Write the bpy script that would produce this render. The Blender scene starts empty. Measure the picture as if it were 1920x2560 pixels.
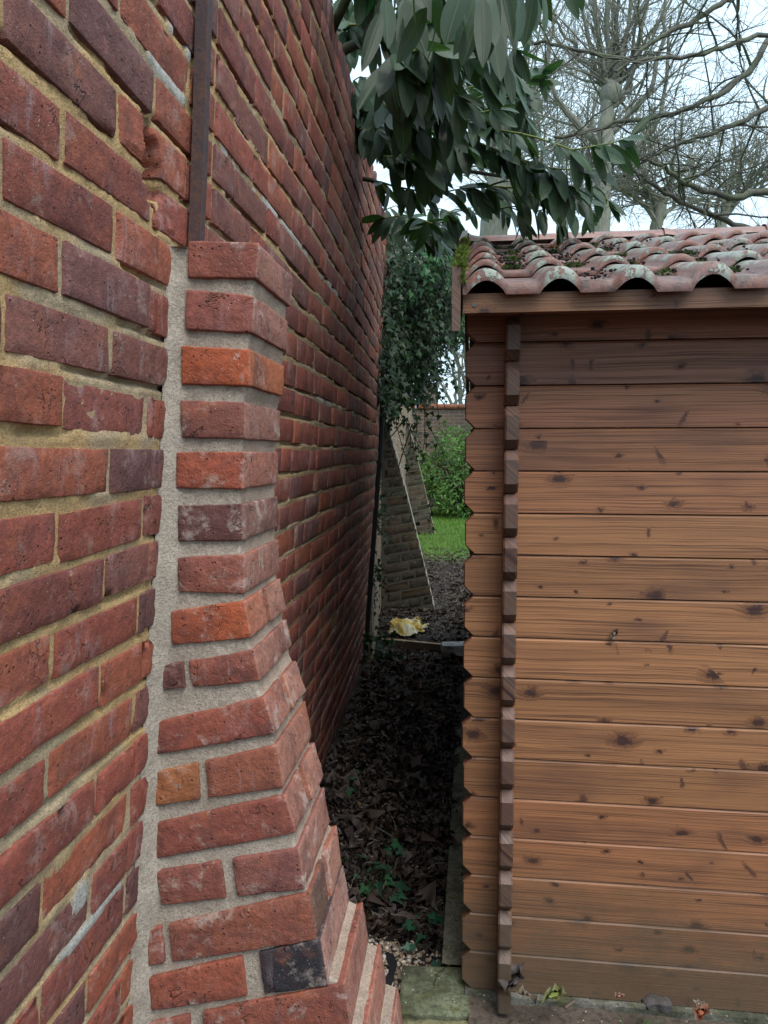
import bpy, math, random
import numpy as np
R = math.radians
rng = np.random.default_rng(7)
random.seed(7)
sc = bpy.context.scene

# ------------------------------------------------------------------ camera, sky, sun, exposure
H = 1.44
PITCH = R(4.57)
cam_d = bpy.data.cameras.new('camera')
cam = bpy.data.objects.new('camera', cam_d)
sc.collection.objects.link(cam)
cam.location = (0, 0, H)
cam.rotation_euler = (R(90) - PITCH, 0, 0)
cam_d.sensor_fit = 'VERTICAL'
cam_d.sensor_height = 36.0
cam_d.lens = 36.0 * 1852 / 2560
cam_d.clip_start = 0.02
cam_d.clip_end = 800
sc.camera = cam

SUN_EL, SUN_AZ = R(58), R(150)          # azimuth clockwise from +Y: behind the camera, to the right
world = bpy.data.worlds.new('World')
sc.world = world
world.use_nodes = True
wn, wl = world.node_tree.nodes, world.node_tree.links
for n_ in list(wn): wn.remove(n_)
w_out = wn.new('ShaderNodeOutputWorld')
w_bg = wn.new('ShaderNodeBackground')
w_sky = wn.new('ShaderNodeTexSky')
w_sky.sky_type = 'NISHITA'
w_sky.sun_disc = False
w_sky.sun_elevation = SUN_EL
w_sky.sun_rotation = SUN_AZ
w_sky.dust_density = 3.0
w_mix = wn.new('ShaderNodeMix'); w_mix.data_type = 'RGBA'
w_mix.inputs[0].default_value = 0.82
w_mix.inputs[7].default_value = (5.4, 7.1, 8.2, 1)     # the cloud layer
wl.new(w_sky.outputs[0], w_mix.inputs[6])
wl.new(w_mix.outputs[2], w_bg.inputs[0])
w_bg.inputs[1].default_value = 0.09
wl.new(w_bg.outputs[0], w_out.inputs[0])

sun_d = bpy.data.lights.new('sun', 'SUN')
sun_d.energy = 1.5
sun_d.angle = R(40)
sun_d.color = (1.0, 0.97, 0.93)
sun = bpy.data.objects.new('sun', sun_d)
sc.collection.objects.link(sun)
sun.location = (3, -4, 8)
sun.rotation_euler = (R(90) - SUN_EL, 0, -SUN_AZ + R(180))

sc.view_settings.view_transform = 'Standard'
sc.view_settings.look = 'None'
sc.view_settings.exposure = 1.22
sc.view_settings.gamma = 1.0

# ------------------------------------------------------------------ numpy helpers
def hsh(ix, iy, iz, seed):
    h = (ix * 374761393 + iy * 668265263 + iz * 2147483647 + seed * 974711).astype(np.int64)
    h = (h ^ (h >> 13)) * 1274126177
    h = h & 0xffffffff
    h = (h ^ (h >> 16)) & 0xffffff
    return h / float(0xffffff)
def vn(p, scale=1.0, seed=0):
    """value noise, 0..1"""
    q = np.asarray(p, float) * scale
    i = np.floor(q).astype(np.int64); f = q - i
    f = f * f * (3 - 2 * f)
    r = 0
    for dx in (0, 1):
        for dy in (0, 1):
            for dz in (0, 1):
                w = (f[..., 0] if dx else 1 - f[..., 0]) * (f[..., 1] if dy else 1 - f[..., 1]) * (f[..., 2] if dz else 1 - f[..., 2])
                r = r + w * hsh(i[..., 0] + dx, i[..., 1] + dy, i[..., 2] + dz, seed)
    return r
def fbm(p, scale=1.0, seed=0, oct=3):
    a, t, s = 0.5, 0, 0
    for k in range(oct):
        t = t + a * vn(p, scale * 2 ** k, seed + k * 17); s += a; a *= 0.55
    return t / s
def smooth(a, b, x):
    t = np.clip((np.asarray(x, float) - a) / (b - a), 0, 1)
    return t * t * (3 - 2 * t)

class MB:
    """collects vertices and quads / triangles, builds ONE mesh object"""
    def __init__(s): s.v, s.q, s.t, s.c, s.u, s.n = [], [], [], [], [], 0
    def add(s, v, q=None, t=None, col=(1, 1, 1, 0), uvm=None):
        v = np.asarray(v, float).reshape(-1, 3)
        s.v.append(v)
        c = np.asarray(col, float)
        s.c.append(np.broadcast_to(c, (len(v), 4)) if c.ndim == 1 else c)
        s.u.append(v if uvm is None else np.asarray(uvm, float))
        if q is not None and len(q): s.q.append(np.asarray(q, np.int64).reshape(-1, 4) + s.n)
        if t is not None and len(t): s.t.append(np.asarray(t, np.int64).reshape(-1, 3) + s.n)
        s.n += len(v)
    def build(s, name, m, parent=None, smoothed=True):
        v = np.concatenate(s.v)
        if parent is not None:
            o_ = np.array(parent.location); pp = parent.parent
            while pp is not None: o_ = o_ + np.array(pp.location); pp = pp.parent
            v = v - o_
        me = bpy.data.meshes.new(name)
        q = np.concatenate(s.q) if s.q else np.zeros((0, 4), np.int64)
        t = np.concatenate(s.t) if s.t else np.zeros((0, 3), np.int64)
        me.vertices.add(len(v)); me.vertices.foreach_set('co', v.astype(np.float32).ravel())
        idx = np.concatenate([q.ravel(), t.ravel()]).astype(np.int32)
        me.loops.add(len(idx)); me.loops.foreach_set('vertex_index', idx)
        st = np.concatenate([np.arange(len(q)) * 4, len(q) * 4 + np.arange(len(t)) * 3]).astype(np.int32)
        me.polygons.add(len(st)); me.polygons.foreach_set('loop_start', st)
        me.polygons.foreach_set('use_smooth', np.full(len(st), smoothed))
        a = me.attributes.new('Col', 'FLOAT_COLOR', 'POINT')
        a.data.foreach_set('color', np.concatenate(s.c).astype(np.float32).ravel())
        a = me.attributes.new('uvm', 'FLOAT_VECTOR', 'POINT')
        a.data.foreach_set('vector', np.concatenate(s.u).astype(np.float32).ravel())
        me.update(calc_edges=True); me.validate()
        me.materials.append(m)
        o = bpy.data.objects.new(name, me)
        sc.collection.objects.link(o)
        if parent is not None: o.parent = parent
        return o
    def box(s, lo, hi, col=(1, 1, 1, 0), f=None):
        x0, y0, z0 = lo; x1, y1, z1 = hi
        v = np.array([(x0, y0, z0), (x1, y0, z0), (x1, y1, z0), (x0, y1, z0), (x0, y0, z1), (x1, y0, z1), (x1, y1, z1), (x0, y1, z1)], float)
        qs = [(0, 3, 2, 1), (4, 5, 6, 7), (0, 1, 5, 4), (1, 2, 6, 5), (2, 3, 7, 6), (3, 0, 4, 7)]
        V = np.concatenate([v[list(k)] for k in qs])
        u = V.copy()
        if f is not None: V = f(V)
        s.add(V, np.arange(24).reshape(6, 4), None, col, u)
    def tube(s, pts, rad, n=5, col=(1, 1, 1, 0), cap=True):
        P = np.asarray(pts, float); k = len(P)
        rad = np.broadcast_to(np.asarray(rad, float), (k,))
        T = np.gradient(P, axis=0); T /= np.linalg.norm(T, axis=1)[:, None] + 1e-9
        ref = np.array([0.31, 0.2, 0.93]) if abs(T[0] @ np.array([0.31, 0.2, 0.93])) < 0.9 else np.array([0.9, -0.3, 0.1])
        N = np.cross(T, ref); N /= np.linalg.norm(N, axis=1)[:, None] + 1e-9
        B = np.cross(T, N)
        a = np.arange(n) * 2 * np.pi / n
        V = P[:, None] + rad[:, None, None] * (np.cos(a)[None, :, None] * N[:, None] + np.sin(a)[None, :, None] * B[:, None])
        i = np.arange(k - 1)[:, None] * n; j = np.arange(n)[None]; j2 = (j + 1) % n
        q = np.stack([i + j, i + j2, i + n + j2, i + n + j], -1).reshape(-1, 4)
        s.add(V.reshape(-1, 3), q, None, col)
    def grid(s, P, col=(1, 1, 1, 0), uvm=None, mask=None):
        a, b = P.shape[:2]
        i = np.arange(a - 1)[:, None] * b; j = np.arange(b - 1)[None]
        q = np.stack([i + j, i + j + 1, i + b + j + 1, i + b + j], -1)
        q = q[mask] if mask is not None else q.reshape(-1, 4)
        col = np.asarray(col, float)
        s.add(P.reshape(-1, 3), q.reshape(-1, 4), None, col.reshape(-1, 4) if col.ndim == 3 else col, None if uvm is None else uvm.reshape(-1, 3))

_tpl = {}
def rbox_tpl(nx, ny, nz):
    k = (nx, ny, nz)
    if k in _tpl: return _tpl[k]
    ids, L, Q = {}, [], []
    def vid(i, j, l):
        if (i, j, l) not in ids: ids[(i, j, l)] = len(L); L.append((i, j, l))
        return ids[(i, j, l)]
    for l in (0, nz):
        for i in range(nx):
            for j in range(ny):
                q = [vid(i, j, l), vid(i + 1, j, l), vid(i + 1, j + 1, l), vid(i, j + 1, l)]
                Q.append(q if l else q[::-1])
    for j in (0, ny):
        for i in range(nx):
            for l in range(nz):
                q = [vid(i, j, l), vid(i, j, l + 1), vid(i + 1, j, l + 1), vid(i + 1, j, l)]
                Q.append(q if j else q[::-1])
    for i in (0, nx):
        for j in range(ny):
            for l in range(nz):
                q = [vid(i, j, l), vid(i, j + 1, l), vid(i, j + 1, l + 1), vid(i, j, l + 1)]
                Q.append(q if i else q[::-1])
    _tpl[k] = (np.array(L), np.array(Q))
    return _tpl[k]
def par(n, half, r):
    e = min(0.45, r / half)
    if n == 1: return np.array([-1.0, 1.0])
    if n == 2: return np.array([-1.0, 0.0, 1.0])
    return np.concatenate([[-1], np.linspace(-1 + e, 1 - e, n - 1), [1]])
def rbox(dims, seg, r, seed, rough=0.0012, chip=0.003):
    """a brick: subdivided box, rounded arrises, worn and chipped; returns local metres and quads"""
    L, Q = rbox_tpl(*seg)
    h = np.array(dims) / 2
    P = np.stack([par(seg[a], h[a], r)[L[:, a]] * h[a] for a in range(3)], 1)
    inner = np.clip(P, -(h - r), h - r)
    d = P - inner
    l = np.linalg.norm(d, axis=1)[:, None]
    nrm = d / np.maximum(l, 1e-9)
    P = inner + nrm * r
    near = (np.abs(P) > h - 3.2 * r - 0.002).sum(1)
    off = np.array([seed * 3.17, seed * 1.31, seed * 0.77]) % 97
    n1 = fbm(P + off, 28, 3, 2); n2 = fbm(P + off, 110, 5, 2)
    disp = (n1 - 0.5) * rough * 4 + (n2 - 0.5) * rough * 2.2
    disp -= np.where(near >= 2, np.clip(n1 - 0.48, 0, 1) * chip * 5 + np.clip(n2 - 0.5, 0, 1) * chip * 1.5, 0)
    return P + nrm * disp[:, None], Q

# ------------------------------------------------------------------ materials
def mat(name):
    m = bpy.data.materials.new(name); m.use_nodes = True
    nt = m.node_tree
    for n in list(nt.nodes): nt.nodes.remove(n)
    o = nt.nodes.new('ShaderNodeOutputMaterial'); b = nt.nodes.new('ShaderNodeBsdfPrincipled')
    nt.links.new(b.outputs[0], o.inputs[0])
    return m, NT(nt, b)
class NT:
    def __init__(s, nt, b): s.nt, s.b = nt, b
    def n(s, t, **k):
        x = s.nt.nodes.new(t)
        for a, v in k.items(): setattr(x, a, v)
        return x
    def lk(s, a, b): s.nt.links.new(a, b)
    def set(s, sock, v):
        if hasattr(v, 'is_linked') or hasattr(v, 'links'): s.lk(v, sock)
        else: sock.default_value = v
    def attr(s, name): return s.n('ShaderNodeAttribute', attribute_name=name)
    def obj(s): return s.n('ShaderNodeTexCoord').outputs['Object']
    def map(s, vec, scale=(1, 1, 1), loc=(0, 0, 0), rot=(0, 0, 0)):
        x = s.n('ShaderNodeMapping'); s.lk(vec, x.inputs[0])
        x.inputs['Scale'].default_value = scale; x.inputs['Location'].default_value = loc; x.inputs['Rotation'].default_value = rot
        return x.outputs[0]
    def vadd(s, a, b):
        x = s.n('ShaderNodeVectorMath', operation='ADD'); s.set(x.inputs[0], a); s.set(x.inputs[1], b); return x.outputs[0]
    def noise(s, vec, scale, detail=4, rough=0.55, dist=0.0):
        x = s.n('ShaderNodeTexNoise'); s.lk(vec, x.inputs['Vector'])
        x.inputs['Scale'].default_value = scale; x.inputs['Detail'].default_value = detail
        x.inputs['Roughness'].default_value = rough; x.inputs['Distortion'].default_value = dist
        return x.outputs[0]
    def voro(s, vec, scale, feature='F1', out='Distance', rand=1.0):
        x = s.n('ShaderNodeTexVoronoi', feature=feature); s.lk(vec, x.inputs['Vector']); x.inputs['Scale'].default_value = scale
        x.inputs['Randomness'].default_value = rand
        return x.outputs[out]
    def ramp(s, v, a, b, lo=0.0, hi=1.0):
        x = s.n('ShaderNodeMapRange', interpolation_type='SMOOTHSTEP'); s.set(x.inputs[0], v)
        x.inputs[1].default_value = a; x.inputs[2].default_value = b; x.inputs[3].default_value = lo; x.inputs[4].default_value = hi
        return x.outputs[0]
    def m(s, op, a, b=0.0, c=None):
        x = s.n('ShaderNodeMath', operation=op); s.set(x.inputs[0], a); s.set(x.inputs[1], b)
        if c is not None: s.set(x.inputs[2], c)
        return x.outputs[0]
    def mix(s, f, a, b, mode='MIX'):
        x = s.n('ShaderNodeMix', data_type='RGBA', blend_type=mode)
        s.set(x.inputs[0], f)
        for so, v in ((x.inputs[6], a), (x.inputs[7], b)):
            if isinstance(v, tuple): so.default_value = v if len(v) == 4 else v + (1,)
            else: s.lk(v, so)
        return x.outputs[2]
    def bump(s, h, dist=0.002, strength=1.0, nrm=None):
        x = s.n('ShaderNodeBump'); s.set(x.inputs['Height'], h); x.inputs['Distance'].default_value = dist; x.inputs['Strength'].default_value = strength
        if nrm is not None: s.lk(nrm, x.inputs['Normal'])
        return x.outputs[0]
    def fin(s, col, rough, nrm=None, spec=0.4):
        s.set(s.b.inputs['Base Color'], col if not isinstance(col, tuple) else col + (1,))
        s.set(s.b.inputs['Roughness'], rough)
        s.b.inputs['Specular IOR Level'].default_value = spec
        if nrm is not None: s.lk(nrm, s.b.inputs['Normal'])
    def sep(s, c):
        x = s.n('ShaderNodeSeparateXYZ'); s.lk(c, x.inputs[0]); return x.outputs

def brick_mat(name, bloom=0.35, dark=0.5, spec=0.35, smear=0.0):
    m, t = mat(name)
    a = t.attr('Col')
    comb = t.n('ShaderNodeCombineXYZ')
    for k, f in enumerate((13.0, 7.0, 19.0)): t.lk(t.m('MULTIPLY', a.outputs['Alpha'], f), comb.inputs[k])
    p = t.vadd(t.obj(), comb.outputs[0])
    c = a.outputs['Color']
    big = t.noise(p, 11, 4, 0.6, 0.4)
    c = t.mix(t.m('MULTIPLY', t.ramp(big, 0.46, 0.70), dark), c, (0.085, 0.038, 0.042), 'MIX')
    c = t.mix(t.m('MULTIPLY', t.ramp(t.noise(p, 17, 3), 0.55, 0.75), 0.45), c, (0.42, 0.13, 0.055))
    c = t.mix(t.ramp(t.noise(p, 90, 4, 0.7), 0.3, 0.7, 0.0, 0.42), c, (0.05, 0.022, 0.02), 'MIX')
    st = t.noise(t.map(p, (30, 30, 8)), 1.0, 6, 0.72, 0.8)          # washed-down lime streaks
    st2 = t.noise(p, 7, 2)
    f = t.m('MULTIPLY', t.m('MULTIPLY', t.ramp(st, 0.5, 0.72), t.ramp(st2, 0.48, 0.66)), bloom * 1.2)
    c = t.mix(f, c, (0.40, 0.31, 0.33))
    sp = t.voro(p, 170)
    gate = t.noise(p, 60, 2)
    f = t.m('MULTIPLY', t.ramp(sp, 0.16, 0.10), t.ramp(gate, 0.56, 0.62))
    c = t.mix(t.m('MULTIPLY', f, 0.75), c, (0.55, 0.48, 0.40))
    pit = t.m('MULTIPLY', t.ramp(t.voro(p, 95), 0.22, 0.08), t.ramp(t.noise(p, 33, 2), 0.5, 0.6))
    c = t.mix(t.m('MULTIPLY', pit, 0.75), c, (0.03, 0.014, 0.012))
    cr = t.m('MULTIPLY', t.ramp(t.m('ABSOLUTE', t.m('SUBTRACT', t.noise(p, 21, 3, 0.6, 0.8), 0.5)), 0.014, 0.003), t.ramp(t.noise(p, 19, 2), 0.55, 0.66))
    c = t.mix(t.m('MULTIPLY', cr, 0.7), c, (0.03, 0.014, 0.012))
    if smear:
        sm = t.m('ADD', t.noise(p, 16, 5, 0.7, 0.5), t.m('MULTIPLY', t.noise(p, 120, 3, 0.7), 0.25))
        c = t.mix(t.m('MULTIPLY', t.ramp(sm, 0.66, 0.82), smear), c, (0.46, 0.38, 0.33))
    h = t.m('ADD', t.m('MULTIPLY', t.noise(p, 65, 6, 0.7), 1.3), t.m('MULTIPLY', t.noise(p, 340, 3, 0.7), 0.4))
    h = t.m('SUBTRACT', h, t.m('MULTIPLY', t.m('MAXIMUM', pit, cr), 0.9))
    t.fin(c, t.ramp(big, 0.3, 0.7, 0.62, 0.86), t.bump(h, 0.0035, 0.9), spec)
    return m
def mortar_mat(name):
    m, t = mat(name)
    a = t.attr('Col'); p = t.obj(); c = a.outputs['Color']
    c = t.mix(t.ramp(t.noise(p, 24, 4), 0.4, 0.7, 0, 0.4), c, t.mix(0.6, c, (0.10, 0.065, 0.035)))
    c = t.mix(t.ramp(t.noise(p, 230, 3, 0.8), 0.35, 0.7, 0, 0.45), c, (0.07, 0.05, 0.035))
    g = t.m('MULTIPLY', t.ramp(t.voro(p, 210), 0.2, 0.1), t.ramp(t.noise(p, 90, 2), 0.5, 0.58))
    c = t.mix(t.m('MULTIPLY', g, 0.8), c, (0.62, 0.56, 0.47))
    g2 = t.m('MULTIPLY', t.ramp(t.voro(t.vadd(p, (3.3, 1.7, 0.4)), 150), 0.18, 0.1), t.ramp(t.noise(p, 70, 2), 0.56, 0.62))
    c = t.mix(t.m('MULTIPLY', g2, 0.85), c, (0.025, 0.02, 0.018))
    h = t.m('ADD', t.noise(p, 120, 5, 0.75), t.m('MULTIPLY', t.noise(p, 420, 3, 0.7), 0.6))
    t.fin(c, 0.92, t.bump(h, 0.004, 0.9), 0.2)
    return m

M_BRICK = brick_mat('old_brick', 0.5, 0.48, 0.35, 0.3)
M_NEWBRICK = brick_mat('reclaimed_brick', 0.25, 0.55, 0.35, 0.6)
M_MORTAR = mortar_mat('lime_mortar')

def wood_mat():
    m, t = mat('stained_softwood')
    a = t.attr('Col'); u = t.attr('uvm').outputs['Vector']      # uvm = along board, across, board random
    x, y, z = t.sep(u)
    def cmb(sx, sy, off=0.0):
        k = t.n('ShaderNodeCombineXYZ'); t.lk(t.m('MULTIPLY', x, sx), k.inputs[0]); t.lk(t.m('MULTIPLY', y, sy), k.inputs[1])
        t.lk(t.m('MULTIPLY_ADD', z, 37.0, off), k.inputs[2]); return k.outputs[0]
    warp = t.noise(cmb(2.2, 9), 1.0, 2)
    kk = t.n('ShaderNodeTexVoronoi'); kk.feature = 'F1'; kk.voronoi_dimensions = '2D'
    kv = t.n('ShaderNodeCombineXYZ'); t.lk(t.m('ADD', t.m('MULTIPLY', x, 11.0), t.m('MULTIPLY', z, 137.0)), kv.inputs[0]); t.lk(t.m('ADD', t.m('MULTIPLY', y, 19.0), t.m('MULTIPLY', z, 91.0)), kv.inputs[1])
    t.lk(kv.outputs[0], kk.inputs['Vector']); kk.inputs['Scale'].default_value = 1.0
    kd, kc = kk.outputs['Distance'], kk.outputs['Color']
    k2 = t.n('ShaderNodeTexVoronoi'); k2.feature = 'F1'; k2.voronoi_dimensions = '2D'
    sv = t.n('ShaderNodeCombineXYZ')
    sx_ = t.m('ADD', x, t.m('MULTIPLY', y, t.m('MULTIPLY_ADD', t.m('FRACT', t.m('MULTIPLY', z, 17.3)), 1.5, -0.7))); wx = t.m('MULTIPLY', t.m('SUBTRACT', t.noise(cmb(45, 60, 3.0), 1.0, 4, 0.7), 0.5), 0.022)
    t.lk(t.m('ADD', t.m('MULTIPLY', t.m('ADD', sx_, wx), 24.0), t.m('MULTIPLY', z, 211.0)), sv.inputs[0]); t.lk(t.m('ADD', t.m('MULTIPLY', y, 9.5), t.m('MULTIPLY', z, 57.0)), sv.inputs[1])
    t.lk(sv.outputs[0], k2.inputs['Vector']); k2.inputs['Scale'].default_value = 1.0
    s_r, s_g, s_b = t.sep(k2.outputs['Color'])
    streak = t.m('MULTIPLY', t.ramp(t.m('DIVIDE', k2.outputs['Distance'], t.m('MULTIPLY_ADD', s_g, 0.16, 0.08)), 1.5, 0.3), t.m('GREATER_THAN', s_r, 0.925))
    kr, kg, kb = t.sep(kc)
    wob = t.m('MULTIPLY', t.m('SUBTRACT', t.noise(cmb(75, 75), 1.0, 4, 0.75), 0.5), 0.5)
    kd = t.m('ADD', kd, wob)
    size = t.m('MULTIPLY_ADD', t.m('POWER', kg, 3.0), 0.22, 0.05)
    knot = t.m('MULTIPLY', t.ramp(t.m('DIVIDE', kd, size), 1.15, 0.55), t.m('GREATER_THAN', kr, 0.72))
    halo = t.m('MULTIPLY', t.ramp(t.m('DIVIDE', kd, size), 2.6, 0.7), t.m('GREATER_THAN', kr, 0.72))
    # grain lines run along the board and swirl round the knots
    yy = t.m('ADD', y, t.m('ADD', t.m('MULTIPLY', warp, 0.022), t.m('MULTIPLY', t.m('ADD', halo, streak), 0.012)))
    def gr(sx, sy, d=3, r=0.6):
        k = t.n('ShaderNodeCombineXYZ'); t.lk(t.m('MULTIPLY', x, sx), k.inputs[0]); t.lk(t.m('MULTIPLY', yy, sy), k.inputs[1]); t.lk(t.m('MULTIPLY', z, 91.0), k.inputs[2])
        return t.noise(k.outputs[0], 1.0, d, r)
    g1, g2 = gr(2.2, 330), gr(5, 900, 2)
    c = a.outputs['Color']
    c = t.mix(t.ramp(gr(1.3, 60), 0.35, 0.7, 0, 0.55), c, t.mix(0.55, c, (0.06, 0.022, 0.012)))
    c = t.mix(t.ramp(g1, 0.45, 0.68, 0, 0.85), c, (0.045, 0.016, 0.010))
    c = t.mix(t.ramp(g2, 0.4, 0.7, 0, 0.4), c, (0.36, 0.17, 0.075))
    c = t.mix(t.m('MULTIPLY', halo, 0.62), c, (0.075, 0.028, 0.016))
    c = t.mix(t.m('MULTIPLY', streak, 0.8), c, (0.045, 0.018, 0.013))
    c = t.mix(t.m('MULTIPLY', knot, 0.85), c, (0.028, 0.011, 0.010))
    # weather stains low on the wall: rain splash and algae, patchy
    pz = t.sep(t.obj())[2]
    pat = t.noise(t.map(t.obj(), (5, 5, 9)), 1.0, 5, 0.65)
    low = t.m('MULTIPLY', t.ramp(t.m('ADD', pz, t.m('MULTIPLY', pat, -0.5)), 0.22, -0.22), 0.85)
    c = t.mix(low, c, t.mix(t.noise(t.obj(), 60, 3), (0.055, 0.045, 0.032), (0.11, 0.075, 0.045)))
    big = t.noise(cmb(3, 8, 9.0), 1.0, 3)
    c = t.mix(t.ramp(big, 0.5, 0.75, 0, 0.42), c, (0.075, 0.033, 0.028))
    h = t.m('ADD', t.m('MULTIPLY', g1, 1.0), t.m('MULTIPLY', g2, 0.5))
    t.fin(c, t.ramp(g1, 0.4, 0.7, 0.42, 0.62), t.bump(h, 0.0011, 0.8), 0.4)
    return m
M_WOOD = wood_mat()

def simple(name, col, rough=0.8, ns=30, var=0.5, col2=None, bump=0.002, spec=0.3, attr=False):
    m, t = mat(name); p = t.obj()
    c = t.attr('Col').outputs['Color'] if attr else col + (1,)
    c2 = (col2 or tuple(v * 0.4 for v in col)) + (1,)
    c = t.mix(t.ramp(t.noise(p, ns, 5, 0.65), 0.35, 0.7, 0, var), c, c2)
    c = t.mix(t.ramp(t.noise(p, ns * 9, 3, 0.7), 0.4, 0.7, 0, var * 0.5), c, c2)
    t.fin(c, rough, t.bump(t.noise(p, ns * 4, 5, 0.7), bump, 0.8), spec)
    return m
M_IRON = simple('rusty_painted_iron', (0.035, 0.026, 0.032), 0.65, 45, 0.9, (0.095, 0.042, 0.028), 0.0015, 0.4)
M_PIPE = simple('black_pipe', (0.012, 0.012, 0.013), 0.5, 40, 0.5)

def leaf_mat(name, rough=0.3, trans=0.25, spec=0.6, veins=True, under=(0.055, 0.10, 0.022)):
    m, t = mat(name)
    a = t.attr('Col'); p = t.obj()
    c = t.mix(t.ramp(t.noise(p, 45, 3), 0.35, 0.7, 0, 0.4), a.outputs['Color'], t.mix(0.5, a.outputs['Color'], (0.005, 0.012, 0.006) if trans else (.014, .010, .009)))
    geo = t.n('ShaderNodeNewGeometry')
    u = t.attr('uvm').outputs['Vector']
    x, y, z = t.sep(u)
    if veins:
        vein = t.ramp(t.m('ABSOLUTE', y), 0.10, 0.02)
        c = t.mix(t.m('MULTIPLY', vein, 0.5), c, (0.10, 0.16, 0.05))
        side = t.n('ShaderNodeTexWave', wave_type='BANDS', bands_direction='X')
        k = t.n('ShaderNodeCombineXYZ'); t.lk(t.m('SUBTRACT', x, t.m('MULTIPLY', t.m('ABSOLUTE', y), 0.16)), k.inputs[0])
        t.lk(k.outputs[0], side.inputs['Vector']); side.inputs['Scale'].default_value = 3.2
        hgt = t.m('ADD', side.outputs['Fac'], t.m('MULTIPLY', vein, -1.5))
        nrm = t.bump(hgt, 0.0010, 0.5)
    else:
        nrm = t.bump(t.noise(p, 120, 3), 0.001, 0.5)
    # paler, matt underside
    c = t.mix(t.m('MULTIPLY', geo.outputs['Backfacing'], 0.55), c, under)
    r = t.m('MULTIPLY_ADD', geo.outputs['Backfacing'], 0.25, rough)
    t.fin(c, r, nrm, spec)
    if trans:
        tr = t.n('ShaderNodeBsdfTranslucent'); t.lk(t.mix(0.5, c, (0.07, 0.17, 0.015)), tr.inputs[0])
        mx = t.n('ShaderNodeMixShader'); mx.inputs[0].default_value = trans
        out = [n for n in t.nt.nodes if n.type == 'OUTPUT_MATERIAL'][0]
        t.lk(t.b.outputs[0], mx.inputs[1]); t.lk(tr.outputs[0], mx.inputs[2]); t.lk(mx.outputs[0], out.inputs[0])
    return m
M_LAUREL = leaf_mat('laurel_leaf', 0.17, 0.22, 0.6, True, (.022, .052, .010))
M_LAUREL.node_tree.nodes['Principled BSDF'].inputs['Coat Weight'].default_value = 0.1
M_LAUREL.node_tree.nodes['Principled BSDF'].inputs['Coat Roughness'].default_value = 0.13
M_IVY = leaf_mat('ivy_leaf', 0.4, 0.10, 0.2, False, (.022, .05, .014))
M_SHRUB = leaf_mat('shrub_leaf', 0.4, 0.25, 0.5, False)
M_DEAD = leaf_mat('dead_leaf', 0.38, 0.0, 0.45, False, (.05, .034, .027))
M_GRASS = leaf_mat('grass_blade', 0.5, 0.25, 0.3, False)

def bark_mat(name, c1, c2):
    m, t = mat(name); p = t.obj()
    c = t.mix(t.ramp(t.noise(p, 3.5, 4), 0.4, 0.65), c1, c2)
    c = t.mix(t.ramp(t.noise(t.map(p, (30, 30, 6)), 1, 5), 0.4, 0.7, 0, 0.6), c, tuple(v * 0.45 for v in c1))
    t.fin(c, 0.9, t.bump(t.noise(t.map(p, (30, 30, 7)), 1, 5), 0.012, 0.8), 0.15)
    return m
M_BARK = bark_mat('grey_bark', (0.24, 0.235, 0.20), (0.19, 0.205, 0.15))
M_TWIG = bark_mat('mossy_bark', (0.11, 0.105, 0.09), (0.11, 0.125, 0.075))
M_STEM = bark_mat('dark_stem', (0.03, 0.028, 0.02), (0.05, 0.055, 0.025))
M_GSTEM = simple('green_stem', (0.16, 0.19, 0.05), 0.6, 30, 0.4)

# ------------------------------------------------------------------ naming helpers
def tag(o, label, cat, group=None, kind=None):
    if label: o['label'] = label
    if cat: o['category'] = cat
    if group: o['group'] = group
    if kind: o['kind'] = kind
    return o
def thing(name, label, cat, loc, group=None):
    o = bpy.data.objects.new(name, None)
    o.empty_display_size = 0.1
    sc.collection.objects.link(o); o.location = loc
    return tag(o, label, cat, group)
def structure(name, mb, m, smoothed=True):
    o = mb.build(name, m, None, smoothed); o['kind'] = 'structure'
    return o
F_ = np.array([0, math.cos(PITCH), -math.sin(PITCH)]); U_ = np.array([0, math.sin(PITCH), math.cos(PITCH)])
def W(px, py, Y):
    """world point at forward distance Y seen at photo pixel (1920 x 2560) - used to survey the place"""
    r = F_ + (px - 960) / 1852 * np.array([1, 0, 0]) - (py - 1280) / 1852 * U_
    return r * (Y / r[1]) + np.array([0, 0, H])

# ------------------------------------------------------------------ frames: leaning wall, buttress, shed
YAW = R(6.3); D = 0.465
dW = np.array([math.sin(YAW), math.cos(YAW)]); nW = np.array([-math.cos(YAW), math.sin(YAW)])
def lean(z): z = np.asarray(z, float); return np.where(z > H, 0.056, 0.075) * (z - H)
def Wp(s, e, z):
    """leaning garden wall: s along, e out of its face, z up"""
    s, e, z = np.broadcast_arrays(np.asarray(s, float), np.asarray(e, float), np.asarray(z, float))
    o = D + 0.0085 * np.clip(s - 1.6, 0, None) ** 2 - lean(z) - e
    return np.stack([s * dW[0] + o * nW[0], s * dW[1] + o * nW[1], z], -1)
def Bp(s, e, z):
    """buttress: e measured from the wall plane at eye level"""
    s, e, z = np.broadcast_arrays(np.asarray(s, float), np.asarray(e, float), np.asarray(z, float))
    return np.stack([s * dW[0] + (D - e) * nW[0], s * dW[1] + (D - e) * nW[1], z], -1)
SY = R(6.9)
aS = np.array([math.cos(SY), -math.sin(SY)]); bS = np.array([math.sin(SY), math.cos(SY)])
def Sp(V):
    V = np.asarray(V, float); x = V[..., 0]; y = V[..., 1]
    return np.stack([x * aS[0] + y * bS[0], x * aS[1] + y * bS[1], V[..., 2]], -1)

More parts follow.
